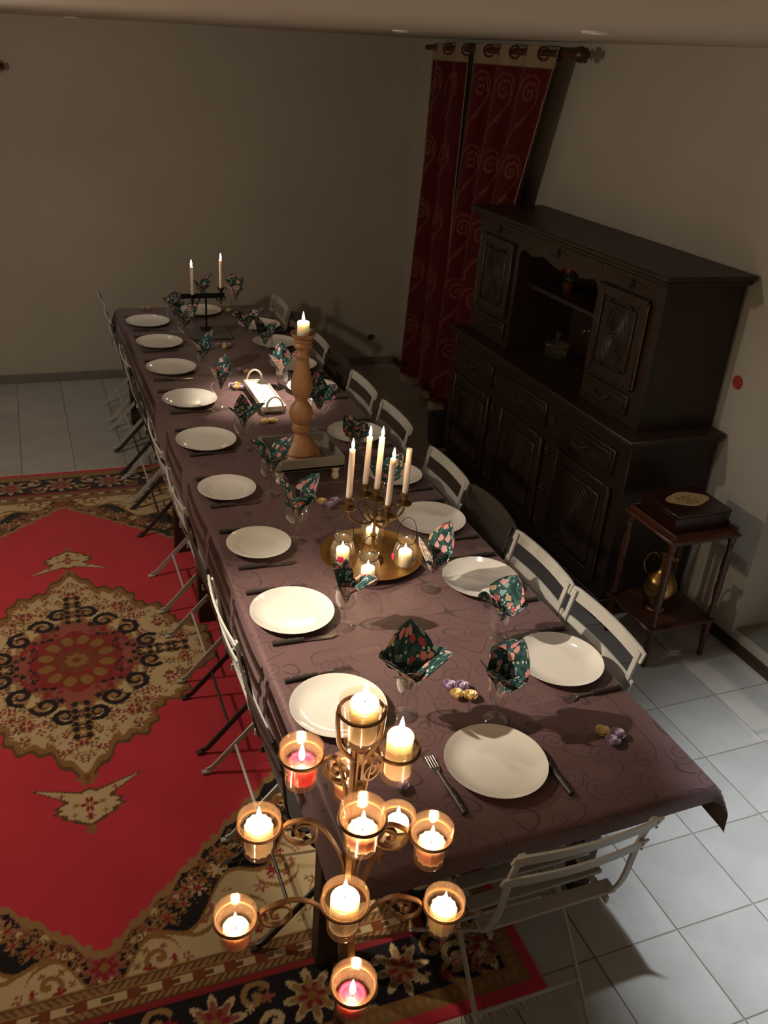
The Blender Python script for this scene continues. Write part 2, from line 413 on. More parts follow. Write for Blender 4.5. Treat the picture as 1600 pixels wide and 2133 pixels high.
M['flower_green'] = plain('painted_green_leaf', (0.03, 0.09, 0.03), 0.5)
M['white_metal'] = plain('white_enamel', (0.75, 0.73, 0.70), 0.35)
M['melt'] = plain('melted_wax_pool', (0.60, 0.30, 0.24), 0.08, 0.0, 0.05, 20, Coat_Weight=0.6)

# ------------------------------------------------------------------ the room
XL, XR, Y0, YB = -2.7, 2.83, -1.7, 6.02
b = MB().box(XL-0.1, XR+0.6, Y0-0.1, YB+0.1, -0.12, -0.004)
floor = struct(obj('floor', b.mesh('floor', M['grout'])))
P_ = 0.305; GX, GY = 1.60, 0.55
tile_me = MB().box(-P_/2+0.0022, P_/2-0.0022, -P_/2+0.0022, P_/2-0.0022, -0.004, 0.0, 0.0014).mesh('floor_tile', M['tile'], smooth=False)
def in_rug(x, y): return -1.0 < x < 0.93 and 0.78 < y < 4.1
for i in range(-11, 5):
    for j in range(-3, 18):
        x = GX+(i+0.5)*P_; y = GY+(j+0.5)*P_
        if x < -1.55 or y > YB-P_/2-0.02 or y < -0.3 or in_rug(x, y): continue
        if x+P_/2 > XR: continue
        obj('floor_tile', tile_me, floor, (x, y, 0))
# cut tiles along the right and back walls
xe = GX+4*P_
if XR-xe > 0.02:
    me = MB().box(0.0022, XR-xe-0.001, -P_/2+0.0022, P_/2-0.0022, -0.004, 0, 0.0012).mesh('floor_tile_cut', M['tile'], smooth=False)
    for j in range(-3, 17): obj('floor_tile', me, floor, (xe, GY+(j+0.5)*P_, 0))
ye = GY+17*P_
if YB-ye > 0.02:
    me = MB().box(-P_/2+0.0022, P_/2-0.0022, 0.0022, YB-ye-0.001, -0.004, 0, 0.0012).mesh('floor_tile_cut', M['tile'], smooth=False)
    for i in range(-10, 4): obj('floor_tile', me, floor, (GX+(i+0.5)*P_, ye, 0))

# ceiling, a little out of level as in the photo
zl, zr = ceil_z(XL-0.1), ceil_z(XR+0.6)
b = MB().add([(XL-0.1, Y0-0.1, zl), (XR+0.6, Y0-0.1, zr), (XR+0.6, YB+0.1, zr), (XL-0.1, YB+0.1, zl), (XL-0.1, Y0-0.1, zl+0.1), (XR+0.6, Y0-0.1, zr+0.1), (XR+0.6, YB+0.1, zr+0.1), (XL-0.1, YB+0.1, zl+0.1)],
             [(0, 1, 2, 3), (7, 6, 5, 4), (0, 4, 5, 1), (1, 5, 6, 2), (2, 6, 7, 3), (3, 7, 4, 0)])
struct(obj('ceiling', b.mesh('ceiling', M['ceiling'], smooth=False)))
struct(obj('wall_back', MB().box(XL-0.1, XR+0.6, YB, YB+0.1, -0.02, 2.6).mesh('wall_back', M['wall'], smooth=False)))
struct(obj('wall_left', MB().box(XL-0.1, XL, Y0, YB, -0.02, 2.6).mesh('wall_left', M['wall'], smooth=False)))
struct(obj('wall_front', MB().box(XL-0.1, XR+0.6, Y0-0.1, Y0, -0.02, 2.6).mesh('wall_front', M['wall'], smooth=False)))
# right wall with a shallow doorway recess near the viewer
RY0, RY1, RZ0, RZ1, RD = 0.55, 1.755, 0.088, 2.05, 0.32
b = MB().box(XR, XR+0.5, RY1, YB, -0.02, 2.6).box(XR, XR+0.5, Y0, RY0, -0.02, 2.6).box(XR, XR+0.5, RY0, RY1, RZ1, 2.6).box(XR, XR+0.5, RY0, RY1, -0.02, RZ0-0.004)
wall_right = struct(obj('wall_right', b.mesh('wall_right', M['wall'], smooth=False)))
obj('recess_back', MB().box(XR+RD, XR+0.5, RY0, RY1, RZ0-0.004, RZ1).mesh('recess_back', M['wall'], smooth=False), wall_right)
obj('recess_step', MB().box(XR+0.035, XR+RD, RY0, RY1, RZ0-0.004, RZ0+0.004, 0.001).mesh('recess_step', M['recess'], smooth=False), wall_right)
b = MB().prism([(XR, 0), (XR-0.014, 0), (XR-0.014, 0.04), (XR-0.010, 0.048), (XR-0.006, 0.052), (XR, 0.052)], 'y', Y0, YB-0.02)
struct(obj('baseboard_right', b.mesh('baseboard_right', M['skirt'])))
b = MB().box(XL, XR-0.02, YB-0.012, YB, 0, 0.066, 0.002)
struct(obj('baseboard_back', b.mesh('baseboard_back', M['skirt_grey'])))
# unfinished wall boxes
t = thing('junction_box', 'small round red electrical box set in the wall beside the sideboard', 'junction box', (XR, 2.118, 1.18))
obj('rim', MB().lathe([(0.024, 0), (0.030, 0.001), (0.031, 0.004), (0.026, 0.005), (0.024, 0.003)], 24, M=Mx(ry=-PI/2)).mesh('rim', M['red_box']), t)
obj('cover', MB().lathe([(0.0001, 0.002), (0.020, 0.0025), (0.0245, 0.0015)], 24, M=Mx(ry=-PI/2)).mesh('cover', M['red_box']), t)
t = thing('wall_hole', 'dark hole with frayed edge knocked into the back wall near the floor', 'hole', (2.591, YB, 0.24))
b = MB(); rr = [0.034+0.008*random.random() for _ in range(14)]
b.add([(0.0001, 0.0, 0)]+[(math.cos(i*2*PI/14)*rr[i], -0.004, math.sin(i*2*PI/14)*rr[i]*0.7) for i in range(14)], [(0, 1+i, 1+(i+1) % 14) for i in range(14)])
obj('dark_opening', b.mesh('dark_opening', M['dark_hole']), t)
obj('stray_wire', MB().tube(spline([(0.01, -0.003, 0), (0.05, -0.02, -0.02), (0.09, -0.015, -0.03), (0.12, -0.01, -0.01)]), 0.0022, 6).mesh('stray_wire', M['wall']), t)
# ceiling spots
ring_me = MB().lathe([(0.028, 0.0), (0.030, -0.006), (0.038, -0.008), (0.043, -0.004), (0.044, 0.002)], 28).mesh('spot_ring', M['white_metal'])
disc_me = MB().lathe([(0.0001, -0.003), (0.028, -0.003)], 24).mesh('spot_lamp', M['bulb'])
SPOT_LABELS = ['recessed ceiling spot over the tablecloth corner that hangs in a point', 'recessed ceiling spot level with the small side table', 'recessed ceiling spot level with the white handled tray',
               'recessed ceiling spot close to the bare back wall', 'recessed ceiling spot over the red rug, turned towards the table']
for (x, y, e, c, aim, cone), lab in zip(SPOTS, SPOT_LABELS):
    t = thing('ceiling_spot', lab, 'ceiling light', (x, y, ceil_z(x)), group='recessed ceiling spots')
    obj('trim_ring', ring_me, t); obj('lamp_face', disc_me, t)
    l = light('spot_beam', 'SPOT', (0, 0, -0.02), e, c, 0.022, spot_size=math.radians(cone), spot_blend=1.0); l.parent = t
    l.rotation_euler = (Vector(aim)-Vector((x, y, ceil_z(x)))).to_track_quat('-Z', 'Y').to_euler()
# pendant lamp hanging left of the rug, outside the picture
t = thing('pendant_lamp', 'small pendant lamp with white shade hanging left of the red rug', 'lamp', PENDANT)
obj('shade', MB().lathe([(0.03, 0.16), (0.05, 0.15), (0.10, 0.07), (0.12, 0.05), (0.118, 0.05), (0.048, 0.148), (0.03, 0.158)], 28).mesh('shade', M['white_metal']), t)
obj('bulb', MB().sphere((0, 0, 0.05), 0.03, 16, 10).mesh('bulb', M['bulb']), t)
obj('cord', MB().tube([(0, 0, 0.15), (0, 0, ceil_z(PENDANT[0])-PENDANT[2])], 0.003, 6).mesh('cord', M['wick']), t)
l = light('pendant_glow', 'POINT', (0, 0, -0.01), PENDANT_E, WARM, 0.05); l.parent = t

# ------------------------------------------------------------------ the rug: one woven surface, its figure computed on a fine grid
class Canvas:
    def __init__(s, w, h, res):
        s.nx = int(round(w/res))+1; s.ny = int(round(h/res))+1; s.res = res
        s.u, s.v = np.meshgrid(np.arange(s.nx)*res, np.arange(s.ny)*res)
        s.c = np.zeros((s.ny, s.nx, 3), np.float32)
    def win(s, cu, cv, r):
        i0 = max(0, int((cu-r)/s.res)); i1 = min(s.nx, int((cu+r)/s.res)+2)
        j0 = max(0, int((cv-r)/s.res)); j1 = min(s.ny, int((cv+r)/s.res)+2)
        return (slice(j0, j1), slice(i0, i1)) if i1 > i0 and j1 > j0 else None
    def paint(s, mask, col): s.c[mask] = col
    def flower(s, cu, cv, r, n, col, ph=0.0, depth=0.28, clip=None, sq=1.0, rot=0.0):
        w = s.win(cu, cv, r*1.4)
        if w is None: return
        du = s.u[w]-cu; dv = s.v[w]-cv
        a = math.cos(rot)*du+math.sin(rot)*dv; bq = (-math.sin(rot)*du+math.cos(rot)*dv)/sq
        m = np.hypot(a, bq) < r*(1-depth+depth*np.cos(n*np.arctan2(bq, a)+ph))
        if clip is not None: m &= clip[w]
        s.c[w][m] = col
    def disk(s, cu, cv, r, col, clip=None): s.flower(cu, cv, r, 1, col, 0, 0.0, clip)
    def stroke(s, pts, wd, col, clip=None):
        for (a, bq) in pts: s.disk(a, bq, wd, col, clip)
def spiral(cu, cv, r0, turns, ph, hand=1, n=60):
    return [(cu+r0*(1-k/n)*math.cos(ph+hand*2*PI*turns*k/n), cv+r0*(1-k/n)*math.sin(ph+hand*2*PI*turns*k/n)) for k in range(n)]
RED = (0.56, 0.036, 0.060); DRED = (0.25, 0.020, 0.024); NAVY = (0.012, 0.008, 0.012); CREAM = (0.56, 0.42, 0.235)
GOLD = (0.27, 0.135, 0.040); TAN = (0.33, 0.185, 0.075); ROSE = (0.30, 0.085, 0.065); RUST = (0.19, 0.050, 0.020); BROWN = (0.12, 0.06, 0.022)
RW, RL, RES = 1.20, 1.91, 0.005
cv = Canvas(RW, RL, RES); U, V = cv.u, cv.v
e = np.minimum(RW-U, RL-V)
rng = random.Random(11)
def scal(x, p): return np.abs(np.sin(PI*x/p))
# cream corner pieces
cv.c[:] = CREAM
O_ = 1.53-0.62*U+0.045*np.cos(2*PI*U/0.26)
B_ = 1.43-0.90*U+0.022*scal(U, 0.085)
inner_side = RW-0.42
fieldm = (V < B_) & (U < inner_side-0.10)
navym = (V < O_) & (U < inner_side) & ~fieldm
sp = (e > 0.38) & ~fieldm & ~navym
# spandrel paisleys and sprays
for k in range(90):
    a, q = rng.uniform(0.05, RW-0.4), rng.uniform(0.2, RL-0.38)
    cv.flower(a, q, rng.uniform(0.016, 0.032), rng.choice((4, 5, 6)), rng.choice((GOLD, ROSE, RUST, BROWN, TAN)), rng.random()*6, 0.35, sp, rng.uniform(0.55, 1), rng.random()*6)
    cv.disk(a, q, 0.006, CREAM, sp)
for (a, q) in ((0.27, 1.36), (0.42, 1.44), (0.55, 1.26), (0.70, 1.42), (0.62, 1.05), (0.74, 0.82), (0.14, 1.50)):
    cv.stroke([(a+0.085*math.cos(t)*0.8, q+0.085*math.sin(t)) for t in np.linspace(0, 2*PI, 60)], 0.008, GOLD, sp)
    cv.flower(a, q, 0.076, 1, CREAM, 0, 0.0, sp, 1.0)
    cv.stroke(spiral(a+0.01, q-0.01, 0.05, 1.3, 0.5), 0.008, GOLD, sp)
    cv.flower(a-0.02, q+0.02, 0.022, 5, DRED, 0.3, 0.3, sp)
    for z in range(6):
        an = z*1.05; cv.flower(a+0.052*math.cos(an), q+0.052*math.sin(an), 0.013, 4, rng.choice((GOLD, ROSE, DRED)), an, 0.3, sp)
edge = np.abs(V-O_) < 0.016
cv.c[edge & (e > 0.38) & (U < inner_side)] = GOLD
cv.c[(np.abs(U-inner_side) < 0.014) & (V < 1.05) & (e > 0.38)] = GOLD
# dark meander band with blossoms
cv.c[navym] = NAVY
for k in range(46):
    t_ = k/46.0; a = t_*0.80
    q = (1.43-0.9*a+1.53-0.62*a)/2+0.035*math.sin(k*1.9)
    col = rng.choice((TAN, CREAM, ROSE, GOLD)); r = rng.uniform(0.020, 0.036)
    cv.flower(a, q, r, rng.choice((5, 6, 7)), col, rng.random()*6, 0.35, navym); cv.flower(a, q, r*0.5, 5, rng.choice((DRED, RUST, CREAM)), 0, 0.3, navym)
    cv.stroke([(a+0.04*s_, q+0.03*math.sin(s_*5+k)) for s_ in np.linspace(-1, 1, 20)], 0.0035, GOLD, navym)
for k in range(22):
    q = k/22.0*0.62; cv.flower(inner_side-0.05, q, 0.028, 6, rng.choice((TAN, CREAM, ROSE)), 0, 0.35, navym); cv.disk(inner_side-0.05, q, 0.010, DRED, navym)
cv.flower(0.0, 1.475, 0.062, 8, ROSE, 0, 0.22, navym); cv.flower(0.0, 1.475, 0.04, 8, DRED, 0, 0.2, navym); cv.flower(0.0, 1.475, 0.018, 5, GOLD, 0, 0.2, navym)
# red field with a gold scalloped outline
cv.c[fieldm] = RED
cv.c[(np.abs(V-B_) < 0.014) & (U < inner_side-0.09)] = TAN
for k in range(11):
    a = 0.042+k*0.085; cv.stroke(spiral(a, 1.43-0.9*a+0.006, 0.016, 0.9, 1.0), 0.004, TAN)
# medallion
p_ = 1.18
def medal(a, q): return (U/a)**p_+(V/q)**p_+0.055*np.cos(np.arctan2(V, U)*14)+0.028*np.cos(np.arctan2(V, U)*46)
md = medal(0.575, 0.66)
cv.c[md < 1.06] = BROWN; cv.c[md < 1.02] = GOLD
mm = md < 0.955
cv.c[mm] = CREAM
for k in range(300):
    a, q = rng.uniform(0, 0.56), rng.uniform(0, 0.64)
    cl = rng.choice((DRED, GOLD, TAN, RUST, RUST, BROWN)); r = rng.uniform(0.010, 0.030)
    cv.flower(a, q, r, rng.choice((4, 5, 6)), cl, rng.random()*6, 0.4, mm, rng.uniform(0.6, 1), rng.random()*3)
    if r > 0.018: cv.disk(a, q, 0.006, CREAM, mm)
for (a, q, r) in ((0, 0.50, 0.034), (0.20, 0.37, 0.034), (0.36, 0.20, 0.034), (0.10, 0.55, 0.022), (0.30, 0.28, 0.024), (0.44, 0.10, 0.024)):
    cv.flower(a, q, r, 6, DRED, 0, 0.35, mm); cv.flower(a, q, r*0.4, 4, CREAM, 0, 0.3, mm)
m2 = medal(0.33, 0.37) < 0.9
cv.c[medal(0.355, 0.395) < 0.9] = TAN
cv.c[m2] = ROSE
for k in range(70):
    an = rng.uniform(0, PI/2); rr_ = rng.uniform(0.15, 0.36)
    a, q = rr_*math.cos(an), rr_*math.sin(an)
    cv.flower(a, q, rng.uniform(0.014, 0.026), 5, rng.choice((NAVY, NAVY, RUST, DRED)), rng.random()*6, 0.3, m2)
for (a, q, r, ph, h) in ((0.13, 0.27, 0.055, 0.2, 1), (0.22, 0.19, 0.055, 1.6, -1), (0.30, 0.07, 0.05, 0.9, 1), (0.06, 0.35, 0.045, 2.0, -1)):
    cv.stroke(spiral(a, q, r, 0.2, ph), 0.014, TAN)
    cv.stroke(spiral(a, q, r, 1.4, ph, h, 80), 0.011, NAVY); cv.disk(a, q, 0.012, TAN)
for (a, q) in ((0, 0.31), (0, 0.39), (0, 0.46), (0.28, 0), (0.36, 0), (0.43, 0)):
    cv.flower(a, q, 0.052, 4, GOLD, PI, 0.2); cv.flower(a, q, 0.046, 4, NAVY, PI, 0.2); cv.flower(a, q, 0.026, 5, TAN, 0, 0.25); cv.disk(a, q, 0.008, CREAM)
cc = np.hypot(U/0.175, V/0.20)
cv.c[cc < 1.0+0.08*np.cos(8*np.arctan2(V, U))] = DRED
for k in range(3):
    an = (k+0.5)*PI/6
    cv.flower(0.125*math.cos(an), 0.145*math.sin(an), 0.040, 1, RUST, 0, 0, None, 0.8, an); cv.flower(0.125*math.cos(an), 0.145*math.sin(an), 0.032, 1, GOLD, 0, 0, None, 0.75, an)
cv.c[np.hypot(U, V) < 0.085*(1+0.12*np.cos(8*np.arctan2(V, U)))] = RUST
cv.c[np.hypot(U, V) < 0.045*(1+0.15*np.cos(8*np.arctan2(V, U)))] = GOLD
cv.c[np.hypot(U, V) < 0.018] = RUST
# pendants above and below the medallion
cv.flower(0, 0.705, 0.042, 6, GOLD, 0, 0.2); cv.flower(0, 0.705, 0.018, 5, RUST)
pm = (V > 0.765) & (V < 0.765+0.135*np.clip(1-U/0.155, 0, 1)**0.75) & (V > 0.765+0.10*(U/0.16)*np.clip(1-U/0.16, 0, 1)*0 + 0.09*np.clip((U-0.02)/0.14, 0, 1)*0)
wing = (np.abs(V-(0.80-0.09*np.clip(U/0.17, 0, 1)+0.02)) < 0.030*np.clip(1-U/0.175, 0, 1)+0.001) & (U < 0.17)
body = (U < 0.098*(1-np.abs((V-0.845)/0.078)**1.6)*(1+0.10*np.cos(V*220))) & (np.abs(V-0.845) < 0.078)
bodyo = (U < 0.116*(1-np.abs((V-0.845)/0.092)**1.6)*(1+0.10*np.cos(V*220))) & (np.abs(V-0.845) < 0.092)
cv.c[(np.abs(V-(0.82-0.09*np.clip(U/0.17, 0, 1))) < 0.040*np.clip(1-U/0.19, 0, 1)+0.002) & (U < 0.185)] = BROWN
cv.c[bodyo] = BROWN; cv.c[wing | body] = CREAM
cv.flower(0, 0.835, 0.034, 5, DRED, 0, 0.35); cv.flower(0, 0.835, 0.014, 4, CREAM); cv.flower(0.09, 0.775, 0.012, 4, DRED); cv.flower(0.05, 0.875, 0.014, 4, GOLD); cv.flower(0.045, 0.83, 0.013, 5, GOLD); cv.flower(0, 0.89, 0.016, 5, DRED); cv.flower(0, 0.95, 0.024, 5, GOLD)
# straight border stripes from the edge inwards
cv.c[e <= 0.385] = TAN
al = np.where(RW-U < RL-V, V, U)         # coordinate along the border
chev = (np.mod(al+np.abs(np.mod(e, 0.03)-0.015)*1.0, 0.022) < 0.009)
g1 = (e > 0.29) & (e <= 0.38)
cv.c[g1 & (np.abs(e-0.335) < 0.016)] = RUST
cv.c[g1 & chev & ((e > 0.355) | (e < 0.315))] = BROWN
cv.c[g1 & (np.abs(e-0.335) < 0.011) & (np.mod(al, 0.09) < 0.055)] = CREAM
cv.c[g1 & (np.abs(e-0.335) < 0.009) & (np.mod(al, 0.09) < 0.02)] = BROWN
cv.c[(np.abs(e-0.293) < 0.003) | (np.abs(e-0.378) < 0.003)] = BROWN
cv.c[(e > 0.27) & (e <= 0.29)] = DRED
bm_ = (e > 0.09) & (e <= 0.27)
cv.c[bm_] = NAVY
for side in (0, 1):
    L_ = RW if side == 0 else RL
    k = 0; s_ = 0.0
    while s_ < L_-0.10:
        a, q = (s_, RL-0.18) if side == 0 else (RW-0.18, s_)
        if k % 2 == 0:
            cv.flower(a, q, 0.085, 8, CREAM, 0, 0.25, bm_); cv.flower(a, q, 0.066, 8, rng.choice((ROSE, TAN)), 0, 0.25, bm_); cv.flower(a, q, 0.042, 6, DRED, 0, 0.3, bm_); cv.flower(a, q, 0.018, 5, GOLD, 0, 0.2, bm_)
        else:
            for hs in (-1, 1):
                a2, q2 = (a+0.02*hs, q+0.042*hs) if side == 0 else (a+0.042*hs, q+0.02*hs)
                cv.stroke(spiral(a2, q2, 0.045, 1.2, 0.5+hs, hs), 0.009, rng.choice((CREAM, TAN)), bm_)
                cv.flower(a2-0.035*hs, q2+0.01, 0.022, 5, rng.choice((ROSE, DRED)), 0, 0.3, bm_)
        for z in range(4):
            cv.flower(a+rng.uniform(-0.07, 0.07), q+rng.uniform(-0.07, 0.07), rng.uniform(0.010, 0.018), 5, rng.choice((TAN, CREAM, ROSE, GOLD)), rng.random()*6, 0.35, bm_)
        s_ += 0.135; k += 1
cv.c[(e > 0.035) & (e <= 0.09)] = GOLD
cv.c[(e > 0.05) & (e <= 0.075) & (np.mod(al, 0.028) < 0.014)] = TAN
cv.c[e <= 0.035] = RED
full = np.concatenate([cv.c[:, ::-1], cv.c[:, 1:]], 1); full = np.concatenate([full[::-1], full[1:]], 0)
ny, nx = full.shape[:2]
xs = (np.arange(nx)-(nx-1)/2)*RES; ys = (np.arange(ny)-(ny-1)/2)*RES
gx, gy = np.meshgrid(xs, ys)
gz = 0.0085+0.0012*np.sin(gx*3.1+1)*np.sin(gy*2.3)
edge_d = np.minimum(RW-np.abs(gx), RL-np.abs(gy)); gz = np.where(edge_d < RES*0.5, 0.001, gz)
def grid_mesh(name, co, nx, ny, mat):
    me = bpy.data.meshes.new(name); n = nx*ny
    me.vertices.add(n); me.vertices.foreach_set('co', co.astype(np.float32).ravel())
    idx = np.arange(n).reshape(ny, nx)
    q = np.stack([idx[:-1, :-1], idx[:-1, 1:], idx[1:, 1:], idx[1:, :-1]], -1).reshape(-1, 4)
    me.loops.add(q.size); me.loops.foreach_set('vertex_index', q.ravel().astype(np.int32))
    me.polygons.add(len(q)); me.polygons.foreach_set('loop_start', np.arange(0, q.size, 4, dtype=np.int32))
    me.polygons.foreach_set('use_smooth', np.ones(len(q), dtype=bool))
    me.update(calc_edges=True); me.materials.append(mat); return me
def set_col(me, arr):
    a = me.color_attributes.new('Col', 'FLOAT_COLOR', 'POINT')
    c = np.ones((arr.shape[0], 4), np.float32); c[:, :3] = arr; a.data.foreach_set('color', c.ravel())
me = grid_mesh('rug_pile', np.stack([gx, gy, gz], -1), nx, ny, M['rug']); set_col(me, full.reshape(-1, 3))
rug = thing('rug', 'large red oriental rug with cream medallion and patterned border on the tiles', 'rug', (-0.055, 2.44, 0), -math.radians(1.1))
obj('pile', me, rug)
b = MB()
for s_ in (-1, 1):
    for i in range(0, 300):
        x = -RW+2*RW*(i+0.5)/300; dx = rng.uniform(-0.012, 0.012); l_ = rng.uniform(0.03, 0.05)
        b.add([(x-0.003, s_*RL, 0.004), (x+0.003, s_*RL, 0.004), (x+dx, s_*(RL+l_), 0.002)], [(0, 1, 2)])
fr = obj('fringe', b.mesh('fringe', M['rope'], smooth=False), rug); fr['kind'] = 'stuff'

# ------------------------------------------------------------------ tables and the cloth
TX0, TX1, TY0, TY1, TZ = 0.462, 1.440, 0.455, 5.235, 0.750
def rugz(x, y): return 0.010 if (abs(x+0.055) < RW and abs(y-2.44) < RL+0.10) else 0.0
def table(name, label, y0, y1, ly):
    t = thing(name, label, 'table', ((TX0+TX1)/2, (y0+y1)/2, 0), group='tables pushed together under the cloth')
    cx, cy = t.location.x, t.location.y; hw = (TX1-TX0)/2-0.004; hl = (y1-y0)/2
    obj('tabletop', MB().box(-hw, hw, -hl, hl, 0.715, 0.745, 0.003).mesh('tabletop', M['table_wood']), t)
    obj('apron', MB().box(-hw+0.05, hw-0.05, -hl+0.06, -hl+0.08, 0.63, 0.715).box(-hw+0.05, hw-0.05, hl-0.08, hl-0.06, 0.63, 0.715)
        .box(-hw+0.04, -hw+0.06, -hl+0.07, hl-0.07, 0.63, 0.715).box(hw-0.06, hw-0.04, -hl+0.07, hl-0.07, 0.63, 0.715).mesh('apron', M['table_wood']), t)
    leg = {z: MB().box(-0.034, 0.034, -0.030, 0.030, z, 0.715, 0.004).mesh('table_leg', M['table_wood']) for z in (0.0, 0.010)}
    for sx in (-1, 1):
        for yy in ly[sx]: obj('leg', leg[rugz(cx+sx*(hw-0.055), yy)], t, (sx*(hw-0.055), yy-cy, 0))
table('dining_table', 'dark wooden table under the cloth, standing by the iron candle tree', TY0+0.004, 2.868, {-1: (0.80, 2.60), 1: (0.80, 2.60)})
table('dining_table', 'dark wooden table under the cloth, standing by the back wall', 2.872, TY1-0.004, {-1: (3.25, 5.047), 1: (3.163, 4.838)})

def cloth_mesh():
    hl, hr, hn, hf = 0.17, 0.125, 0.055, 0.17
    sx = np.concatenate([np.linspace(-hl, -0.012, 15), np.linspace(0, TX1-TX0, 100), TX1-TX0+np.linspace(0.012, hr, 12)])
    sy = np.concatenate([np.linspace(-hn, -0.012, 6), np.linspace(0, TY1-TY0, 480), TY1-TY0+np.linspace(0.012, hf, 14)])
    S, T_ = np.meshgrid(sx, sy)
    Wd, Ld = TX1-TX0, TY1-TY0
    ox = np.where(S < 0, S, np.where(S > Wd, S-Wd, 0)); oy = np.where(T_ < 0, T_, np.where(T_ > Ld, T_-Ld, 0))
    cxp = np.clip(S, 0, Wd); cyp = np.clip(T_, 0, Ld)
    ax, ay = np.abs(ox), np.abs(oy)
    drop = np.sqrt(ax**2+ay**2+1.1*ax*ay)
    r = 0.012                                    # rounded edge
    def out(d): return r*(1-np.exp(-d/r))+0.045*d
    wav = 0.010*np.sin(T_*7.0+1.3)+0.006*np.sin(T_*17.0)
    wavx = 0.008*np.sin(S*11.0+0.6)
    X = cxp+np.sign(ox)*(out(ax)+np.clip(ax/0.15, 0, 1)*wav*np.where(ox < 0, 0.35, 0.45))
    Y = cyp+np.sign(oy)*(out(ay)+np.clip(ay/0.15, 0, 1)*wavx)
    both = (ax > 0) & (ay > 0)
    k = np.clip(np.minimum(ax, ay)/0.05, 0, 1)
    X = np.where(both, X+np.sign(ox)*0.028*k, X); Y = np.where(both, Y+np.sign(oy)*0.02*k, Y)
    Z = -np.where(drop > 0, np.maximum(drop-0.004*np.clip(drop/0.012, 0, 1), 0), 0)
    # faint wrinkles and fold creases of the spread cloth
    wr = 0.0008*np.sin(S*9+3*np.sin(T_*2.2))*np.sin(T_*4.1+S*2)+0.0006*np.sin(T_*21+4*S)
    for (yc, a, x0, x1) in ((0.40, 0.0032, 0.62, 1.0), (1.27, 0.0030, -0.1, 0.26), (2.10, 0.003, 0.70, 1.0), (3.02, 0.0028, 0.0, 0.38), (0.78, 0.0018, 0.1, 0.8), (4.0, 0.0025, 0, 0.26)):
        prof = np.exp(-((T_-yc-0.03*(S-0.5))/0.010)**2)*a
        wr = wr+prof*np.clip((S-x0)/0.06, 0, 1)*np.clip((x1-S)/0.06, 0, 1)
    for (xc, a, y0, y1) in ((0.33, 0.0007, 0.3, 4.5), (0.66, 0.0007, 0.1, 4.7)):
        wr = wr+np.exp(-((S-xc-0.004*np.sin(T_))/0.008)**2)*a*np.clip((T_-y0)/0.1, 0, 1)*np.clip((y1-T_)/0.1, 0, 1)
    Z = TZ+0.0015+Z+np.where(drop > 0, 0, np.maximum(wr, -0.001))
    co = np.stack([X+TX0, Y+TY0, Z], -1)
    me = grid_mesh('cloth', co, len(sx), len(sy), M['cloth'])
    l = me.uv_layers.new(name='UVMap'); li = np.empty(len(me.loops), dtype=np.int32); me.loops.foreach_get('vertex_index', li)
    uv = np.stack([S, T_], -1).reshape(-1, 2).astype(np.float32); l.data.foreach_set('uv', uv[li].ravel()); return me
tag(obj('tablecloth', cloth_mesh()), 'long plum grey tablecloth with woven scrolls covering the set dining table', 'tablecloth')
ZT = TZ+0.0022

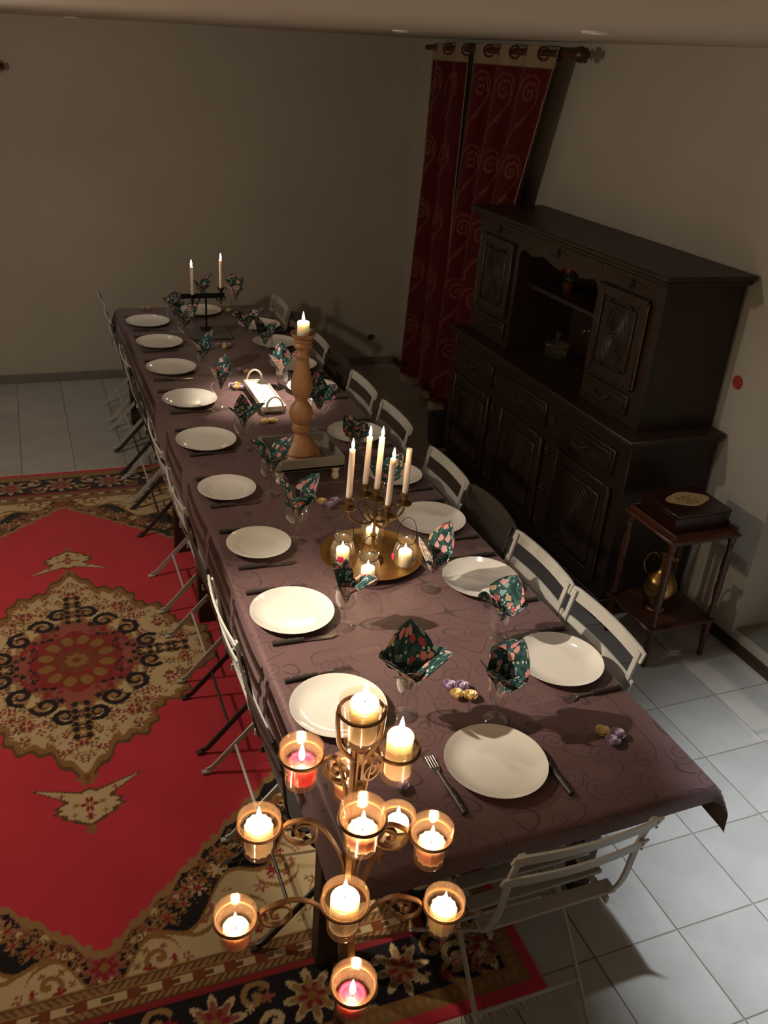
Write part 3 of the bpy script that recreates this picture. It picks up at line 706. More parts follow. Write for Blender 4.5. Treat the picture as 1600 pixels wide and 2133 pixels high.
# ------------------------------------------------------------------ folding bistro chairs
def chair_meshes(mat, dark):
    k = 'dark' if dark else 'grey'; R_ = {}
    def bowed(z0, z1, w, y0, lean, bow=0.016, th=0.0035):
        b = MB()
        def f(u, v, s=0):
            x = (u-0.5)*2*w; cut = 0.004 if abs(x) > w-0.004 else 0
            z = z0+(z1-z0)*v; z += (cut if v < 0.5 else -cut)
            arch = (0.018*(1-(x/w)**2) if dark and v > 0.5 else 0)
            return (x, y0+lean*(v-0.5)*(z1-z0)-bow*(1-(x/w)**2)+s*th, z+arch)
        b.grid(lambda u, v: f(u, v, -1), 14, 1); b.grid(lambda u, v: f(u, v, 1), 14, 1, flip=True)
        n = 15
        for j in (0, 1):
            for i in range(14): b.f.append((j*n+i, 2*n+j*n+i, 2*n+j*n+i+1, j*n+i+1)); b.mi.append(0)
        b.f.append((0, n, 3*n, 2*n)); b.mi.append(0); b.f.append((n-1, 2*n-1, 4*n-1, 3*n-1)); b.mi.append(0)
        for sx in (-1, 1):                      # rivet heads
            for dz in (0.3, 0.7):
                b.lathe([(0.0045, 0), (0.004, 0.0015), (0.0001, 0.003)], 8, M=Mx((sx*(w-0.018), y0+0.002+th-bow*0.2, z0+(z1-z0)*dz), rx=-PI/2))
                b.lathe([(0.0045, 0), (0.004, 0.0015), (0.0001, 0.003)], 8, M=Mx((sx*(w-0.018), y0-0.002-th-bow*0.2, z0+(z1-z0)*dz), rx=PI/2))
        return b.mesh('slat_'+k, mat)
    h = 0.050 if dark else 0.041
    R_['top'] = bowed(0.822-h, 0.822, 0.20, -0.014, -0.27)
    R_['low'] = bowed(0.722-h, 0.722, 0.20, 0.009, -0.27)
    for sx in (-1, 1):
        pts = spline([(sx*0.178, -0.012, 0.815), (sx*0.178, 0.012, 0.70), (sx*0.180, 0.026, 0.56), (sx*0.183, 0.058, 0.47), (sx*0.186, 0.12, 0.385), (sx*0.190, 0.26, 0.20), (sx*0.192, 0.405, 0.013)], 5)
        R_['front', sx] = MB().tube(pts, 0.01, flat=(0.0085, 0.0035, (1, 0, 0))).mesh('front_leg_'+k, mat)
        pts = [(sx*0.158, 0.375, 0.445), (sx*0.160, 0.17, 0.235), (sx*0.163, -0.028, 0.020), (sx*0.163, -0.050, 0.013)]
        R_['rear', sx] = MB().tube(pts, 0.01, flat=(0.0035, 0.010, (1, 0, 0))).mesh('rear_leg_'+k, mat)
        R_['cap', sx] = MB().box(sx*0.163-0.009, sx*0.163+0.009, -0.068, -0.035, 0.0, 0.012, 0.003).mesh('foot_'+k, mat)
        R_['rail', sx] = MB().tube([(sx*0.170, 0.045, 0.452), (sx*0.170, 0.40, 0.448)], 0.01, flat=(0.0035, 0.012, (1, 0, 0))).mesh('seat_rail_'+k, mat)
    R_['rod_r'] = MB().tube([(-0.161, 0.055, 0.11), (0.161, 0.055, 0.11)], 0.0055, 8).mesh('rear_rod_'+k, mat)
    R_['rod_f'] = MB().tube([(-0.189, 0.31, 0.135), (0.189, 0.31, 0.135)], 0.0055, 8).mesh('front_rod_'+k, mat)
    R_['seat'] = MB().box(-0.198, 0.198, -0.021, 0.021, 0.464, 0.474, 0.003).mesh('seat_slat_'+k, mat)
    return R_
CH = {False: chair_meshes(M['chair_grey'], False), True: chair_meshes(M['chair_dark'], True)}
def chair(loc, rz, dark, label, group=None):
    t = thing('folding_chair', label, 'chair', loc, rz, group); R_ = CH[dark]
    obj('back_slat', R_['top'], t); obj('back_slat', R_['low'], t)
    for sx in (-1, 1):
        obj('front_leg', R_['front', sx], t)
        rl = obj('rear_leg', R_['rear', sx], t); obj('foot_cap', R_['cap', sx], rl)
        obj('seat_rail', R_['rail', sx], t)
    obj('cross_rod', R_['rod_r'], t); obj('cross_rod', R_['rod_f'], t)
    for i in range(6): obj('seat_slat', R_['seat'], t, (0, 0.072+i*0.062, 0))
    return t
def nth(k): return ['first', 'second', 'third', 'fourth', 'fifth', 'sixth', 'seventh', 'eighth', 'ninth', 'tenth'][k]
gi = {True: 0, False: 0}
for i, (y, dark) in enumerate([(1.05, True), (1.47, False), (1.90, True), (2.335, False), (2.86, False), (3.60, True), (4.007, False), (4.412, True), (4.815, False), (5.280, False)]):
    col = 'dark brown' if dark else 'pale grey'
    chair((0.388, y, rugz(0.4, y)), -PI/2, dark, f'{nth(gi[dark])} {col} folding chair from the candle tree along the rug side of the table', 'chairs along the rug side of the table'); gi[dark] += 1
gi = {True: 0, False: 0}
for i, (y, dark) in enumerate([(1.108, False), (1.512, False), (1.917, True), (2.322, False), (2.925, False), (3.397, False), (3.80, True), (4.205, False), (4.608, True), (5.082, False)]):
    col = 'dark brown' if dark else 'pale grey'
    chair((1.518, y, 0.0), PI/2, dark, f'{nth(gi[dark])} {col} folding chair from the candle tree along the sideboard side of the table', 'chairs along the sideboard side of the table'); gi[dark] += 1
chair((0.985, 0.392, 0.0012), 0.0, False, 'pale grey folding chair at the table end beside the iron candle tree').rotation_euler.x = 0.0225

# ------------------------------------------------------------------ plates, cutlery
def plate_mesh(name, D, rim=False):
    R_ = D/2
    if rim: pr = [(0.0001, 0.006), (R_*0.55, 0.007), (R_*0.66, 0.012), (R_*0.72, 0.018), (R_*0.97, 0.025), (R_, 0.0262), (R_, 0.0245), (R_*0.72, 0.0145), (R_*0.58, 0.002), (R_*0.52, 0.0), (0.0001, 0.0015)]
    else: pr = [(0.0001, 0.0055), (R_*0.60, 0.0062), (R_*0.74, 0.0085), (R_*0.88, 0.0155), (R_*0.97, 0.0225), (R_, 0.0245), (R_*1.002, 0.0235), (R_*0.90, 0.0125), (R_*0.70, 0.003), (R_*0.58, 0.0), (0.0001, 0.001)]
    return MB().lathe(pr, 56).mesh(name, M['porcelain'], 60)
PL, PS = plate_mesh('dinner_plate', 0.27), plate_mesh('rimmed_plate', 0.2336, True)
def plate(x, y, small, label, group=None): tag(obj('plate', PS if small else PL, None, (x, y, ZT)), label, 'plate', group)
LP = [(0.594, 1.002, 0), (0.598, 1.480, 0), (0.600, 1.926, 1), (0.584, 2.391, 1), (0.599, 2.902, 0), (0.620, 3.431, 0), (0.608, 3.931, 0), (0.615, 4.403, 0), (0.607, 4.847, 0)]
RP = [(1.307, 1.015, 0), (1.286, 1.504, 0), (1.296, 1.954, 0), (1.307, 2.365, 1), (1.298, 2.848, 0), (1.278, 3.49, 0), (1.286, 3.885, 0), (1.292, 4.31, 0), (1.290, 4.69, 0)]
for side, LST, sn in ((-1, LP, 'rug'), (1, RP, 'sideboard')):
    cnt = [0, 0]
    for (x, y, s) in LST:
        nm = 'small rimmed' if s else 'white dinner'
        plate(x, y, s, f'{nth(cnt[s])} {nm} plate from the candle tree on the {sn} side of the cloth', f'plates on the {sn} side'); cnt[s] += 1
plate(0.915, 0.682, 0, 'white dinner plate at the table end in front of the single end chair')
plate(0.985, 5.07, 0, 'white dinner plate at the table end near the black iron candle holder')
# cutlery, along +x: handle end at 0, tip at 0.2
km_h = MB().tube(spline([(0, 0, 0.006), (0.05, 0, 0.007), (0.098, 0, 0.006)], 4), 0.008, 10)
for q in range(3): km_h.lathe([(0.0025, 0), (0.0001, 0.0012)], 8, (0.02+q*0.03, 0, 0.0145), mi=1)
KH = km_h.mesh('cutlery_handle', [M['handle'], M['steel']])
KB = MB().prism([(0.096, -0.006), (0.15, -0.009), (0.185, -0.009), (0.207, 0.004), (0.20, 0.007), (0.096, 0.006)], 'z', 0.004, 0.0062).mesh('knife_blade', M['steel'], smooth=False)
b = MB().tube(spline([(0.096, 0, 0.006), (0.13, 0, 0.006), (0.150, 0, 0.005)], 4), 0.003, 8)
b.prism([(0.145, -0.003), (0.158, -0.011), (0.166, -0.012), (0.166, 0.012), (0.158, 0.011), (0.145, 0.003)], 'z', 0.003, 0.0052)
for q in range(4): b.tube([(0.165, -0.0105+q*0.007, 0.0045), (0.185, -0.0105+q*0.007, 0.0055), (0.203, -0.0105+q*0.007, 0.008)], 0.0014, 6)
FB = b.mesh('fork_head', M['steel'])
def cutlery(kind, x, y, rz, label, group):
    t = thing(kind, label, kind, (x, y, ZT), rz, group)
    obj('handle', KH, t); obj('blade' if kind == 'knife' else 'tines', KB if kind == 'knife' else FB, t)
kl = [(0.497, 0.835), (0.497, 1.342), (0.496, 1.797), (0.494, 2.272), (0.503, 2.770), (0.50, 3.285), (0.49, 3.765), (0.50, 4.26), (0.50, 4.70)]
for i, (x, y) in enumerate(kl):
    if i > 0: cutlery('knife', x, y, random.uniform(-0.06, 0.06), f'dark handled knife beside the {nth(i)} plate from the candle tree, rug side', 'knives on the rug side')
for i, (x, y, s) in enumerate(LP): cutlery('fork', 0.485, y+0.158-0.02*s, random.uniform(-0.05, 0.05), f'dark handled fork beside the {nth(i)} plate from the candle tree, rug side', 'forks on the rug side')
for i, (x, y, s) in enumerate(RP):
    cutlery('fork', 1.425, y-0.155+0.02*s, PI+random.uniform(-0.06, 0.10), f'dark handled fork beside the {nth(i)} plate from the candle tree, sideboard side', 'forks on the sideboard side')
    cutlery('knife', 1.425, y+0.158-0.02*s, PI+random.uniform(-0.05, 0.05), f'dark handled knife beside the {nth(i)} plate from the candle tree, sideboard side', 'knives on the sideboard side')
cutlery('fork', 0.766, 0.555, PI/2+0.03, 'dark handled fork at the table end plate, tines pointing along the table', 'end setting forks')
cutlery('knife', 1.052, 0.533, PI/2+0.02, 'dark handled knife at the table end plate in front of the end chair', 'end setting knives')

# ------------------------------------------------------------------ stem glasses and folded napkins
GP = {
 'tulip': [(0.034, 0), (0.033, 0.002), (0.012, 0.006), (0.0045, 0.012), (0.004, 0.06), (0.006, 0.066), (0.020, 0.074), (0.031, 0.095), (0.034, 0.115), (0.031, 0.145)],
 'balloon': [(0.036, 0), (0.035, 0.002), (0.012, 0.006), (0.0045, 0.012), (0.004, 0.065), (0.008, 0.071), (0.030, 0.082), (0.044, 0.105), (0.046, 0.125), (0.041, 0.152), (0.038, 0.160)],
 'coupe': [(0.034, 0), (0.033, 0.002), (0.012, 0.007), (0.006, 0.015), (0.005, 0.055), (0.008, 0.072), (0.022, 0.085), (0.042, 0.098), (0.051, 0.112), (0.053, 0.122)],
 'sundae': [(0.035, 0), (0.034, 0.003), (0.016, 0.008), (0.008, 0.018), (0.008, 0.04), (0.013, 0.05), (0.022, 0.066), (0.029, 0.10), (0.033, 0.13), (0.037, 0.150)],
 'goblet': [(0.030, 0), (0.029, 0.004), (0.018, 0.008), (0.014, 0.016), (0.022, 0.024), (0.031, 0.044), (0.034, 0.07), (0.034, 0.105), (0.033, 0.118)],
}
GM = {}
for k, pr in GP.items():
    pp = [(0.0001, pr[0][1]+0.0005)]+pr
    GM[k] = MB().lathe(pp, 40 if k != 'sundae' else 48, lobes=12 if k == 'sundae' else 0, amp=0.035, lobez=0.05).mesh('glass_'+k, M['glass'], 75)
def napkin_mesh(name, rim_z, rim_r, petals):
    """petals: (azimuth deg, outward reach, tip height above rim, half width, curl)"""
    b = MB(); zb = rim_z-0.055
    for pi_, (az, reach, tip, hw, curl) in enumerate(petals):
        reach *= 1.25; tip *= 1.12; hw *= 1.3
        a = math.radians(az); d = Vector((math.cos(a), math.sin(a), 0)); sd = Vector((-math.sin(a), math.cos(a), 0))
        ctr = spline([(0.004, 0, zb), (rim_r*0.45, 0, rim_z-0.01), (rim_r*0.55+reach*0.35, 0, rim_z+tip*0.45), (rim_r*0.3+reach, 0, rim_z+tip)], 4)
        n = len(ctr)-1
        def P(u, v, off):
            s = v*n; i = min(int(s), n-1); f = s-i
            c = ctr[i].lerp(ctr[i+1], f); tg = (ctr[min(i+1, n)]-ctr[i]).normalized()
            prof = [0.08, 0.24, 0.38, 0.64, 0.92, 1.0, 0.78, 0.44, 0.02]
            q = v*(len(prof)-1); j = min(int(q), len(prof)-2); wd = hw*(prof[j]+(prof[j+1]-prof[j])*(q-j))
            if v < 0.42: wd = min(wd, rim_r*0.9)
            t_ = (u-0.5)*2
            nrm = Vector((-tg.z, 0, tg.x))            # towards the axis
            fold = 0.45*curl*wd*(t_*t_)+0.09*wd*math.sin(t_*5+pi_)
            p = Vector((c.x, 0, c.z))+nrm*(fold+off)
            return d*p.x+sd*(wd*t_)+Vector((0, 0, p.z))
        ox, oy = random.random()*3, random.random()*3; ln = 0.17
        uvf = lambda u, v: (ox+(u-0.5)*2*hw, oy+v*ln)
        b.grid(lambda u, v: P(u, v, 0.0), 8, 16, 0, False, uvf)
        b.grid(lambda u, v: P(u, v, -0.0012), 8, 16, 1 if pi_ % 2 else 0, True, uvf)
    return b.mesh(name, [M['napkin'], M['plaid']], 80, uv=True)
CAMAZ = math.degrees(math.atan2(-1, -0.4))
# (x, y, glass, petals, label hint)
GL = [
 (1.001, 0.844, 'sundae', [(205, .055, .055, .050, .5), (20, .045, .085, .055, .5), (300, .050, .015, .045, -.3), (110, .02, .07, .04, .4)], 'fluted dessert glass behind the table end plate', 'rounded flaring floral napkin in the fluted dessert glass'),
 (0.767, 0.934, 'tulip', [(85, .020, .135, .055, .3), (190, .075, .075, .050, .4), (335, .080, .070, .052, .4), (265, .030, .03, .045, .3)], 'tulip wine glass by the plate under the topmost candle', 'fanned three pointed floral napkin in the tulip glass by the first plate, rug side'),
 (1.192, 1.194, 'goblet', [(190, .075, .055, .035, .6), (30, .045, .075, .050, .6), (320, .055, .025, .035, -.4)], 'short footed goblet beside the first plate, sideboard side', 'drooping curled floral napkin in the short goblet, sideboard side'),
 (0.741, 1.378, 'tulip', [(155, .030, .075, .032, .4), (100, .005, .085, .022, .4), (335, .070, .040, .034, .4), (240, .02, .02, .03, .3)], 'tulip wine glass just before the round brass tray', 'spiky floral napkin in the tulip glass just before the brass tray'),
 (1.098, 1.510, 'coupe', [(20, .040, .110, .048, .6), (175, .035, .080, .045, .6), (280, .02, .03, .04, .4)], 'wide champagne coupe beside the brass tray', 'floral napkin with two upright petals in the champagne coupe'),
 (0.745, 1.942, 'balloon', [(170, .045, .085, .055, .3), (10, .060, .090, .055, .3), (275, .03, .045, .05, .2)], 'balloon glass beside the first small rimmed plate, rug side', 'boxy floral napkin showing plaid lining in the balloon glass by the first rimmed plate'),
 (0.751, 2.327, 'balloon', [(165, .060, .075, .045, .4), (15, .070, .075, .045, .4), (285, .04, .03, .04, -.2)], 'balloon glass in front of the grey riser tray', 'spread floral napkin in the balloon glass in front of the grey riser tray'),
 (0.748, 2.797, 'balloon', [(100, .01, .085, .030, .5), (350, .065, .055, .035, .5), (190, .05, .045, .03, .4)], 'balloon glass beside the grey riser tray, rug side', 'dark rolled floral napkin in the balloon glass beside the grey riser tray'),
 (1.142, 2.083, 'tulip', [(150, .05, .06, .045, .4), (20, .06, .08, .05, .4), (280, .04, .02, .045, .2)], 'wine glass behind the brass candelabra by the small rimmed plate', 'floral napkin behind the brass candelabra by the small rimmed plate'),
 (1.180, 2.52, 'tulip', [(120, .05, .07, .045, .4), (30, .03, .05, .05, .4), (250, .04, .02, .04, .2)], 'wine glass between the candelabra and the grey riser tray', 'floral napkin between the candelabra and the grey riser tray'),
 (0.751, 3.311, 'balloon', [(60, .06, .085, .035, .4), (180, .03, .06, .04, .4), (300, .04, .04, .035, .3)], 'balloon glass beside the white handled tray, rug side', 'twisted floral napkin in the balloon glass beside the white handled tray'),
 (1.148, 2.952, 'balloon', [(120, .02, .11, .045, .5), (15, .065, .05, .04, .5), (330, .07, .03, .04, -.3)], 'balloon glass beside the wooden candlestick, sideboard side', 'dark pointed floral napkin in the balloon glass beside the wooden candlestick'),
 (0.765, 3.832, 'tulip', [(30, .05, .085, .045, .4), (185, .05, .055, .04, .4), (280, .045, .02, .045, -.3)], 'wine glass beyond the white handled tray, rug side', 'floral napkin with white lined fold beyond the white handled tray, rug side'),
 (1.132, 3.565, 'goblet', [(90, .02, .11, .04, .5), (200, .06, .07, .04, .4), (340, .06, .08, .045, .4)], 'footed goblet beside the white handled tray, sideboard side', 'flared floral napkin in the goblet beside the white handled tray'),
 (1.148, 3.990, 'balloon', [(150, .04, .09, .045, .4), (20, .05, .06, .04, .4), (270, .04, .03, .04, .2)], 'balloon glass two settings before the sideboard side table corner', 'dark square floral napkin two settings before the sideboard side table corner'),
 (1.121, 4.340, 'tulip', [(160, .065, .05, .045, .4), (10, .08, .065, .05, .4), (280, .03, .04, .04, .2)], 'wine glass next to the black slate base, sideboard side', 'wide floral napkin next to the black slate base, sideboard side'),
 (0.765, 4.370, 'balloon', [(165, .065, .075, .045, .4), (20, .06, .065, .05, .4), (275, .05, .01, .045, .2)], 'balloon glass next to the black slate base, rug side', 'wide floral napkin next to the black slate base, rug side'),
 (0.747, 4.654, 'balloon', [(180, .055, .05, .045, .4), (60, .025, .075, .05, .4), (290, .03, .04, .04, .2)], 'balloon glass beside the last dinner plate on the rug side', 'floral napkin beside the last dinner plate on the rug side'),
 (1.006, 5.150, 'tulip', [(30, .07, .08, .04, .4), (170, .05, .05, .04, .4), (280, .03, .03, .035, .2)], 'wine glass behind the black iron candle holder by the end plate', 'floral napkin behind the black iron candle holder by the end plate'),
 (1.199, 5.020, 'sundae', [(90, .02, .10, .045, .5), (180, .045, .075, .045, .4), (0, .045, .085, .045, .4), (270, .03, .05, .045, .2)], 'slim glass at the table corner beyond the iron candle holder', 'full rose print napkin at the table corner beyond the iron candle holder'),
]
for (x, y, k, pet, gl, nl) in GL:
    tag(obj('stem_glass', GM[k], None, (x, y, ZT), random.random()*6), gl, 'glass', 'stem glasses on the cloth')
    tag(obj('napkin', napkin_mesh('napkin', GP[k][-1][1], GP[k][-1][0], pet), None, (x, y, ZT)), nl, 'napkin', 'floral napkins in the glasses')

# ------------------------------------------------------------------ paper roses
def rose_mesh(name, mat):
    b = MB()
    b.sphere((0, 0, 0.010), 0.008, 10, 6, 1.0)
    for ring, (n, r, z0, z1, w) in enumerate([(3, 0.006, 0.004, 0.021, 0.008), (4, 0.0105, 0.003, 0.019, 0.010), (5, 0.0155, 0.002, 0.015, 0.012)]):
        for i in range(n):
            a = 2*PI*i/n+ring*0.6
            def f(u, v):
                t_ = (u-0.5)*2; aa = a+t_*0.85*w/r*0.9
                rr_ = r*(0.55+0.55*v)+0.002*v*v; zz = z0+(z1-z0)*v*(1-0.18*t_*t_)
                return (rr_*math.cos(aa), rr_*math.sin(aa), zz)
            b.grid(f, 5, 3)
    return b.mesh(name, mat, 70)
RM = {'lilac': rose_mesh('rose_lilac', M['rose_lilac']), 'yellow': rose_mesh('rose_yellow', M['rose_yellow']), 'cream': rose_mesh('rose_cream', M['rose_cream'])}
def rose(x, y, c, where, side):
    o = obj('paper_rose', RM[c], None, (x, y, ZT), random.random()*6); o.scale = (1.15, 1.15, 1.15)
    tag(o, f'{c} paper rose {where}'+side, 'paper flower', f'roses {where}')
for (w, L_) in [('in the four rose cluster between tulip and fluted glasses', [(0.932, 1.003, 'lilac'), (0.966, 0.990, 'lilac'), (0.937, 0.962, 'yellow'), (0.971, 0.945, 'yellow')]),
                ('in the cluster by the pointed hanging cloth corner', [(1.258, 0.704, 'yellow'), (1.292, 0.682, 'lilac'), (1.262, 0.662, 'lilac')]),
                ('lying alone beside the table end fork', [(0.649, 0.682, 'lilac')]),
                ('in the cluster behind the boxy napkin by the candelabra', [(0.925, 2.205, 'yellow'), (0.946, 2.168, 'lilac'), (0.980, 2.200, 'lilac')]),
                ('in the pair between the riser tray and white tray', [(0.918, 3.078, 'yellow'), (0.957, 3.083, 'yellow')]),
                ('in the cluster beyond the far handle of the white tray', [(0.968, 3.842, 'lilac'), (0.998, 3.806, 'yellow'), (1.034, 3.825, 'lilac')]),
                ('in the cluster beside the white handled tray', [(0.872, 3.605, 'lilac'), (0.890, 3.570, 'yellow'), (0.900, 3.612, 'yellow'), (0.922, 3.560, 'lilac')]),
                ('in the cluster in front of the black slate base', [(0.945, 4.310, 'lilac'), (0.972, 4.265, 'yellow'), (0.980, 4.310, 'yellow'), (1.005, 4.300, 'lilac')]),
                ('in the pair behind the corner dinner plate', [(0.620, 5.18, 'cream'), (0.652, 5.165, 'cream')]),
                ('in the pair beside the slim corner glass', [(1.170, 5.06, 'yellow'), (1.190, 4.955, 'yellow')])]:
    for (x, y, c) in L_:
        same = [q[0] for q in L_ if q[2] == c]
        rose(x, y, c, w, '' if len(same) == 1 else (', rug side' if x == min(same) else ', sideboard side'))

# ------------------------------------------------------------------ candles
flame_me = MB().lathe([(0.0001, 0), (0.0032, 0.003), (0.0052, 0.009), (0.0050, 0.015), (0.0033, 0.024), (0.0014, 0.032), (0.0001, 0.037)], 14).mesh('flame', M['flame'])
flame_s = MB().lathe([(0.0001, 0), (0.0028, 0.002), (0.0044, 0.007), (0.0040, 0.012), (0.0024, 0.018), (0.0001, 0.026)], 12).mesh('flame_small', M['flame'])
wick_me = MB().tube([(0, 0, -0.004), (0.0005, 0, 0.004), (0.0012, 0, 0.009)], 0.0011, 6).mesh('wick', M['wick'])
def candle(name, loc, r, h, mat, label, group, lit=True, scallop=False, pool=0.003, small=False, taper=0.0, tilt=None, pmat=None):
    t = thing(name, label, 'candle', loc, random.random()*6, group)
    if tilt: t.rotation_euler = (tilt[0], tilt[1], 0)
    rt = r*(1-taper)
    b = MB().lathe([(0.0001, 0), (r, 0), (r, h*0.3), (rt, h-0.003), (rt*0.93, h), (rt*0.80, h-0.0005), (rt*0.72, h-pool), (0.0001, h-pool)], 36 if scallop else 24, lobes=12 if scallop else 0, amp=0.06)
    obj('wax_body', b.mesh('wax_body', mat, 60), t)
    if pmat: obj('melted_pool', MB().lathe([(0.0001, h-pool+0.0008), (rt*0.70, h-pool+0.0008)], 24).mesh('melted_pool', pmat), t)
    w = obj('wick', wick_me, t, (0, 0, h-pool))
    if lit: obj('flame', flame_s if small else flame_me, t, (0.0008, 0, h-pool+0.005))
    return t

# ------------------------------------------------------------------ iron candle tree in the foreground
TP = (0.34, 0.225)
tree = thing('candle_tree', 'tall bronzed iron candle tree with scrolled arms and ring holders at the table end', 'candle stand', (TP[0], TP[1], 0))
RIMR, CUPH = 0.037, 0.082
CUPS = [  # name, x, y, z of rim, candle height, wax, scalloped, label
 ('top', 0.340, 0.225, 1.468, .082, 'wax', 0, 'topmost'),
 ('t1', 0.264, 0.290, 1.339, .050, 'wax_red', 1, 'red candle'),
 ('t1', 0.425, 0.256, 1.339, .094, 'wax', 0, 'tallest candle'),
 ('t1', 0.315, 0.131, 1.339, .042, 'wax_pink', 1, 'melted scalloped candle below the topmost cup'),
 ('t2', 0.381, 0.365, 1.200, .044, 'wax_pink', 0, 'candle hidden behind the upper scrolls'),
 ('t2', 0.190, 0.279, 1.210, .068, 'wax', 1, 'bright scalloped candle over the rug corner'),
 ('t2', 0.464, 0.173, 1.210, .048, 'wax_pink', 1, 'pink scalloped candle over the table end edge'),
 ('t2', 0.280, 0.092, 1.208, .074, 'wax', 0, 'bright round candle on the middle tier'),
 ('t3', 0.500, 0.382, 1.020, .060, 'wax', 0, 'candle low over the tablecloth edge'),
 ('t3', 0.138, 0.235, 1.050, .046, 'wax_pink', 0, 'dim pink candle low over the rug border'),
 ('t3', 0.501, 0.160, 1.033, .064, 'wax', 1, 'bright scalloped candle low beside the end chair'),
 ('t3', 0.290, 0.055, 1.052, .044, 'wax_red', 0, 'lowest red candle'),
]
cup_me = MB().lathe([(0.0001, 0.0), (0.025, 0.0), (0.0265, 0.003), (0.0270, 0.012), (0.0315, 0.060), (0.0345, 0.066), (0.0365, 0.078), (0.0370, 0.082), (0.0350, 0.0815), (0.0335, 0.070), (0.0300, 0.060), (0.0255, 0.014), (0.0245, 0.010), (0.0001, 0.010)], 40).mesh('votive_cup', M['cup_glass'], 60)
ringr = 0.0365
ring_cup = MB().tube([(ringr*math.cos(2*PI*i/32), ringr*math.sin(2*PI*i/32), 0) for i in range(32)], 0.0032, 8, True).mesh('ring', M['iron'])
b = MB()
for k in range(3):
    a0 = 2*PI*k/3
    pts = [(0.008*math.cos(a0+z*2.0), 0.008*math.sin(a0+z*2.0), z) for z in np.linspace(0.06, 1.37, 30)]
    b.tube(pts, 0.0062, 8)
obj('pole', b.mesh('pole', M['iron']), tree)
for k in range(3):
    a0 = 2*PI*k/3+0.5; d = Vector((math.cos(a0), math.sin(a0), 0))
    pts = spline([d*0.005+Vector((0, 0, 0.30)), d*0.06+Vector((0, 0, 0.22)), d*0.12+Vector((0, 0, 0.12)), d*0.17+Vector((0, 0, 0.03)), d*0.19+Vector((0, 0, 0.006)), d*0.205+Vector((0, 0, 0.012))], 6)
    obj('foot_leg', MB().tube(pts, 0.006, 8).mesh('foot_leg', M['iron']), tree)
for (tier, x, y, z, ch, wax, sc, hint) in CUPS:
    lx, ly = x-TP[0], y-TP[1]; rz_ = z-0.020
    r = obj('holder_ring', ring_cup, tree, (lx, ly, rz_))
    dist = math.hypot(lx, ly)
    if tier == 'top':
        pts = spline([(-0.038, 0.004, rz_+0.004), (-0.037, 0.004, rz_-0.03), (-0.030, 0.003, rz_-0.07), (0.0, 0, rz_-0.103), (0.030, -0.003, rz_-0.07), (0.036, -0.004, rz_-0.03), (0.037, -0.004, rz_+0.004)], 6)
        obj('cradle', MB().tube(pts, 0.0042, 8).mesh('cradle', M['iron']), tree)
    else:
        d = Vector((lx/dist, ly/dist, 0)); er = dist-ringr-0.003
        def at(q, h): return d*q+Vector((0, 0, rz_+h))
        k = max(er, 0.06)
        arm = spline([at(0.010, -0.16), at(0.014, -0.08), at(0.30*er+0.008, -0.012), at(0.62*er, 0.016), at(0.9*er, 0.010), at(er, -0.004)], 8)
        ar = obj('arm', MB().tube(arm, 0.005, flat=(0.0045, 0.0020, (-d.y, d.x, 0))).mesh('arm', M['iron']), tree)
        R0 = min(0.034, 0.36*er+0.004); cc_ = (er-R0-0.001, -0.010)
        sp_ = [at(cc_[0]+R0*(1-0.8*q/40)*math.cos(0.25-2*PI*1.35*q/40), cc_[1]+R0*(1-0.8*q/40)*math.sin(0.25-2*PI*1.35*q/40)) for q in range(41)]
        obj('scroll', MB().tube(sp_, 0.005, flat=(0.0045, 0.0020, (-d.y, d.x, 0))).mesh('scroll', M['iron']), ar)
    cz = z-CUPH
    L1 = {'topmost': 'clear votive glass in the topmost ring of the candle tree'}.get(hint, f'votive glass on the candle tree holding the {hint}')
    L2 = {'topmost': 'ivory candle in the topmost votive glass of the candle tree', 'red candle': 'red scalloped candle high on the candle tree', 'lowest red candle': 'smooth red candle in the lowest glass of the candle tree',
          'tallest candle': 'tallest ivory candle on the candle tree, standing above its glass rim'}.get(hint, f'{hint} of the iron candle tree')
    tag(obj('votive_glass', cup_me, None, (x, y, cz)), L1, 'votive glass', 'votive glasses on the candle tree')
    off = (random.uniform(-.002, .002), random.uniform(-.002, .002))
    candle('votive_candle', (x+off[0]+(0.003 if tier == 'top' else 0), y+off[1], cz+0.0105), 0.0232, ch-0.010, M[wax], L2, 'candles on the candle tree', True, bool(sc), 0.006 if 'pink' in wax or 'red' in wax else 0.003, False, 0.0, None, M['melt'] if wax == 'wax_pink' else None)

# ------------------------------------------------------------------ brass tray, lanterns and candelabra
TRC = (0.972, 1.756)
tray = obj('brass_tray', MB().lathe([(0.0001, 0.004), (0.150, 0.005), (0.168, 0.009), (0.180, 0.019), (0.186, 0.022), (0.186, 0.019), (0.172, 0.007), (0.155, 0.0), (0.0001, 0.0)], 64).mesh('brass_tray', M['brass_tray'], 60), None, (TRC[0], TRC[1], ZT))
tag(tray, 'round hammered brass tray carrying the candelabra and glass lanterns', 'tray')
TRZ = ZT+0.0058
jar_me = MB().lathe([(0.0001, 0.001), (0.030, 0.001), (0.038, 0.006), (0.044, 0.028), (0.044, 0.055), (0.036, 0.082), (0.030, 0.095), (0.030, 0.104), (0.034, 0.112), (0.035, 0.116)], 40).mesh('lantern_jar', M['jar_glass'], 70)
rim_me = MB().tube([(0.0315*math.cos(2*PI*i/32), 0.0315*math.sin(2*PI*i/32), 0.099) for i in range(32)], 0.0013, 6, True).mesh('wire_collar', M['black_iron'])
b = MB()
for i in range(5): b.sphere((0.0085*math.cos(i*1.257), 0.0085*math.sin(i*1.257), 0), 0.0062, 8, 6, 0.35)
b.sphere((0, 0, 0.001), 0.004, 8, 6, 0.5); petal_me = b.mesh('painted_flower', M['flower_pink'])
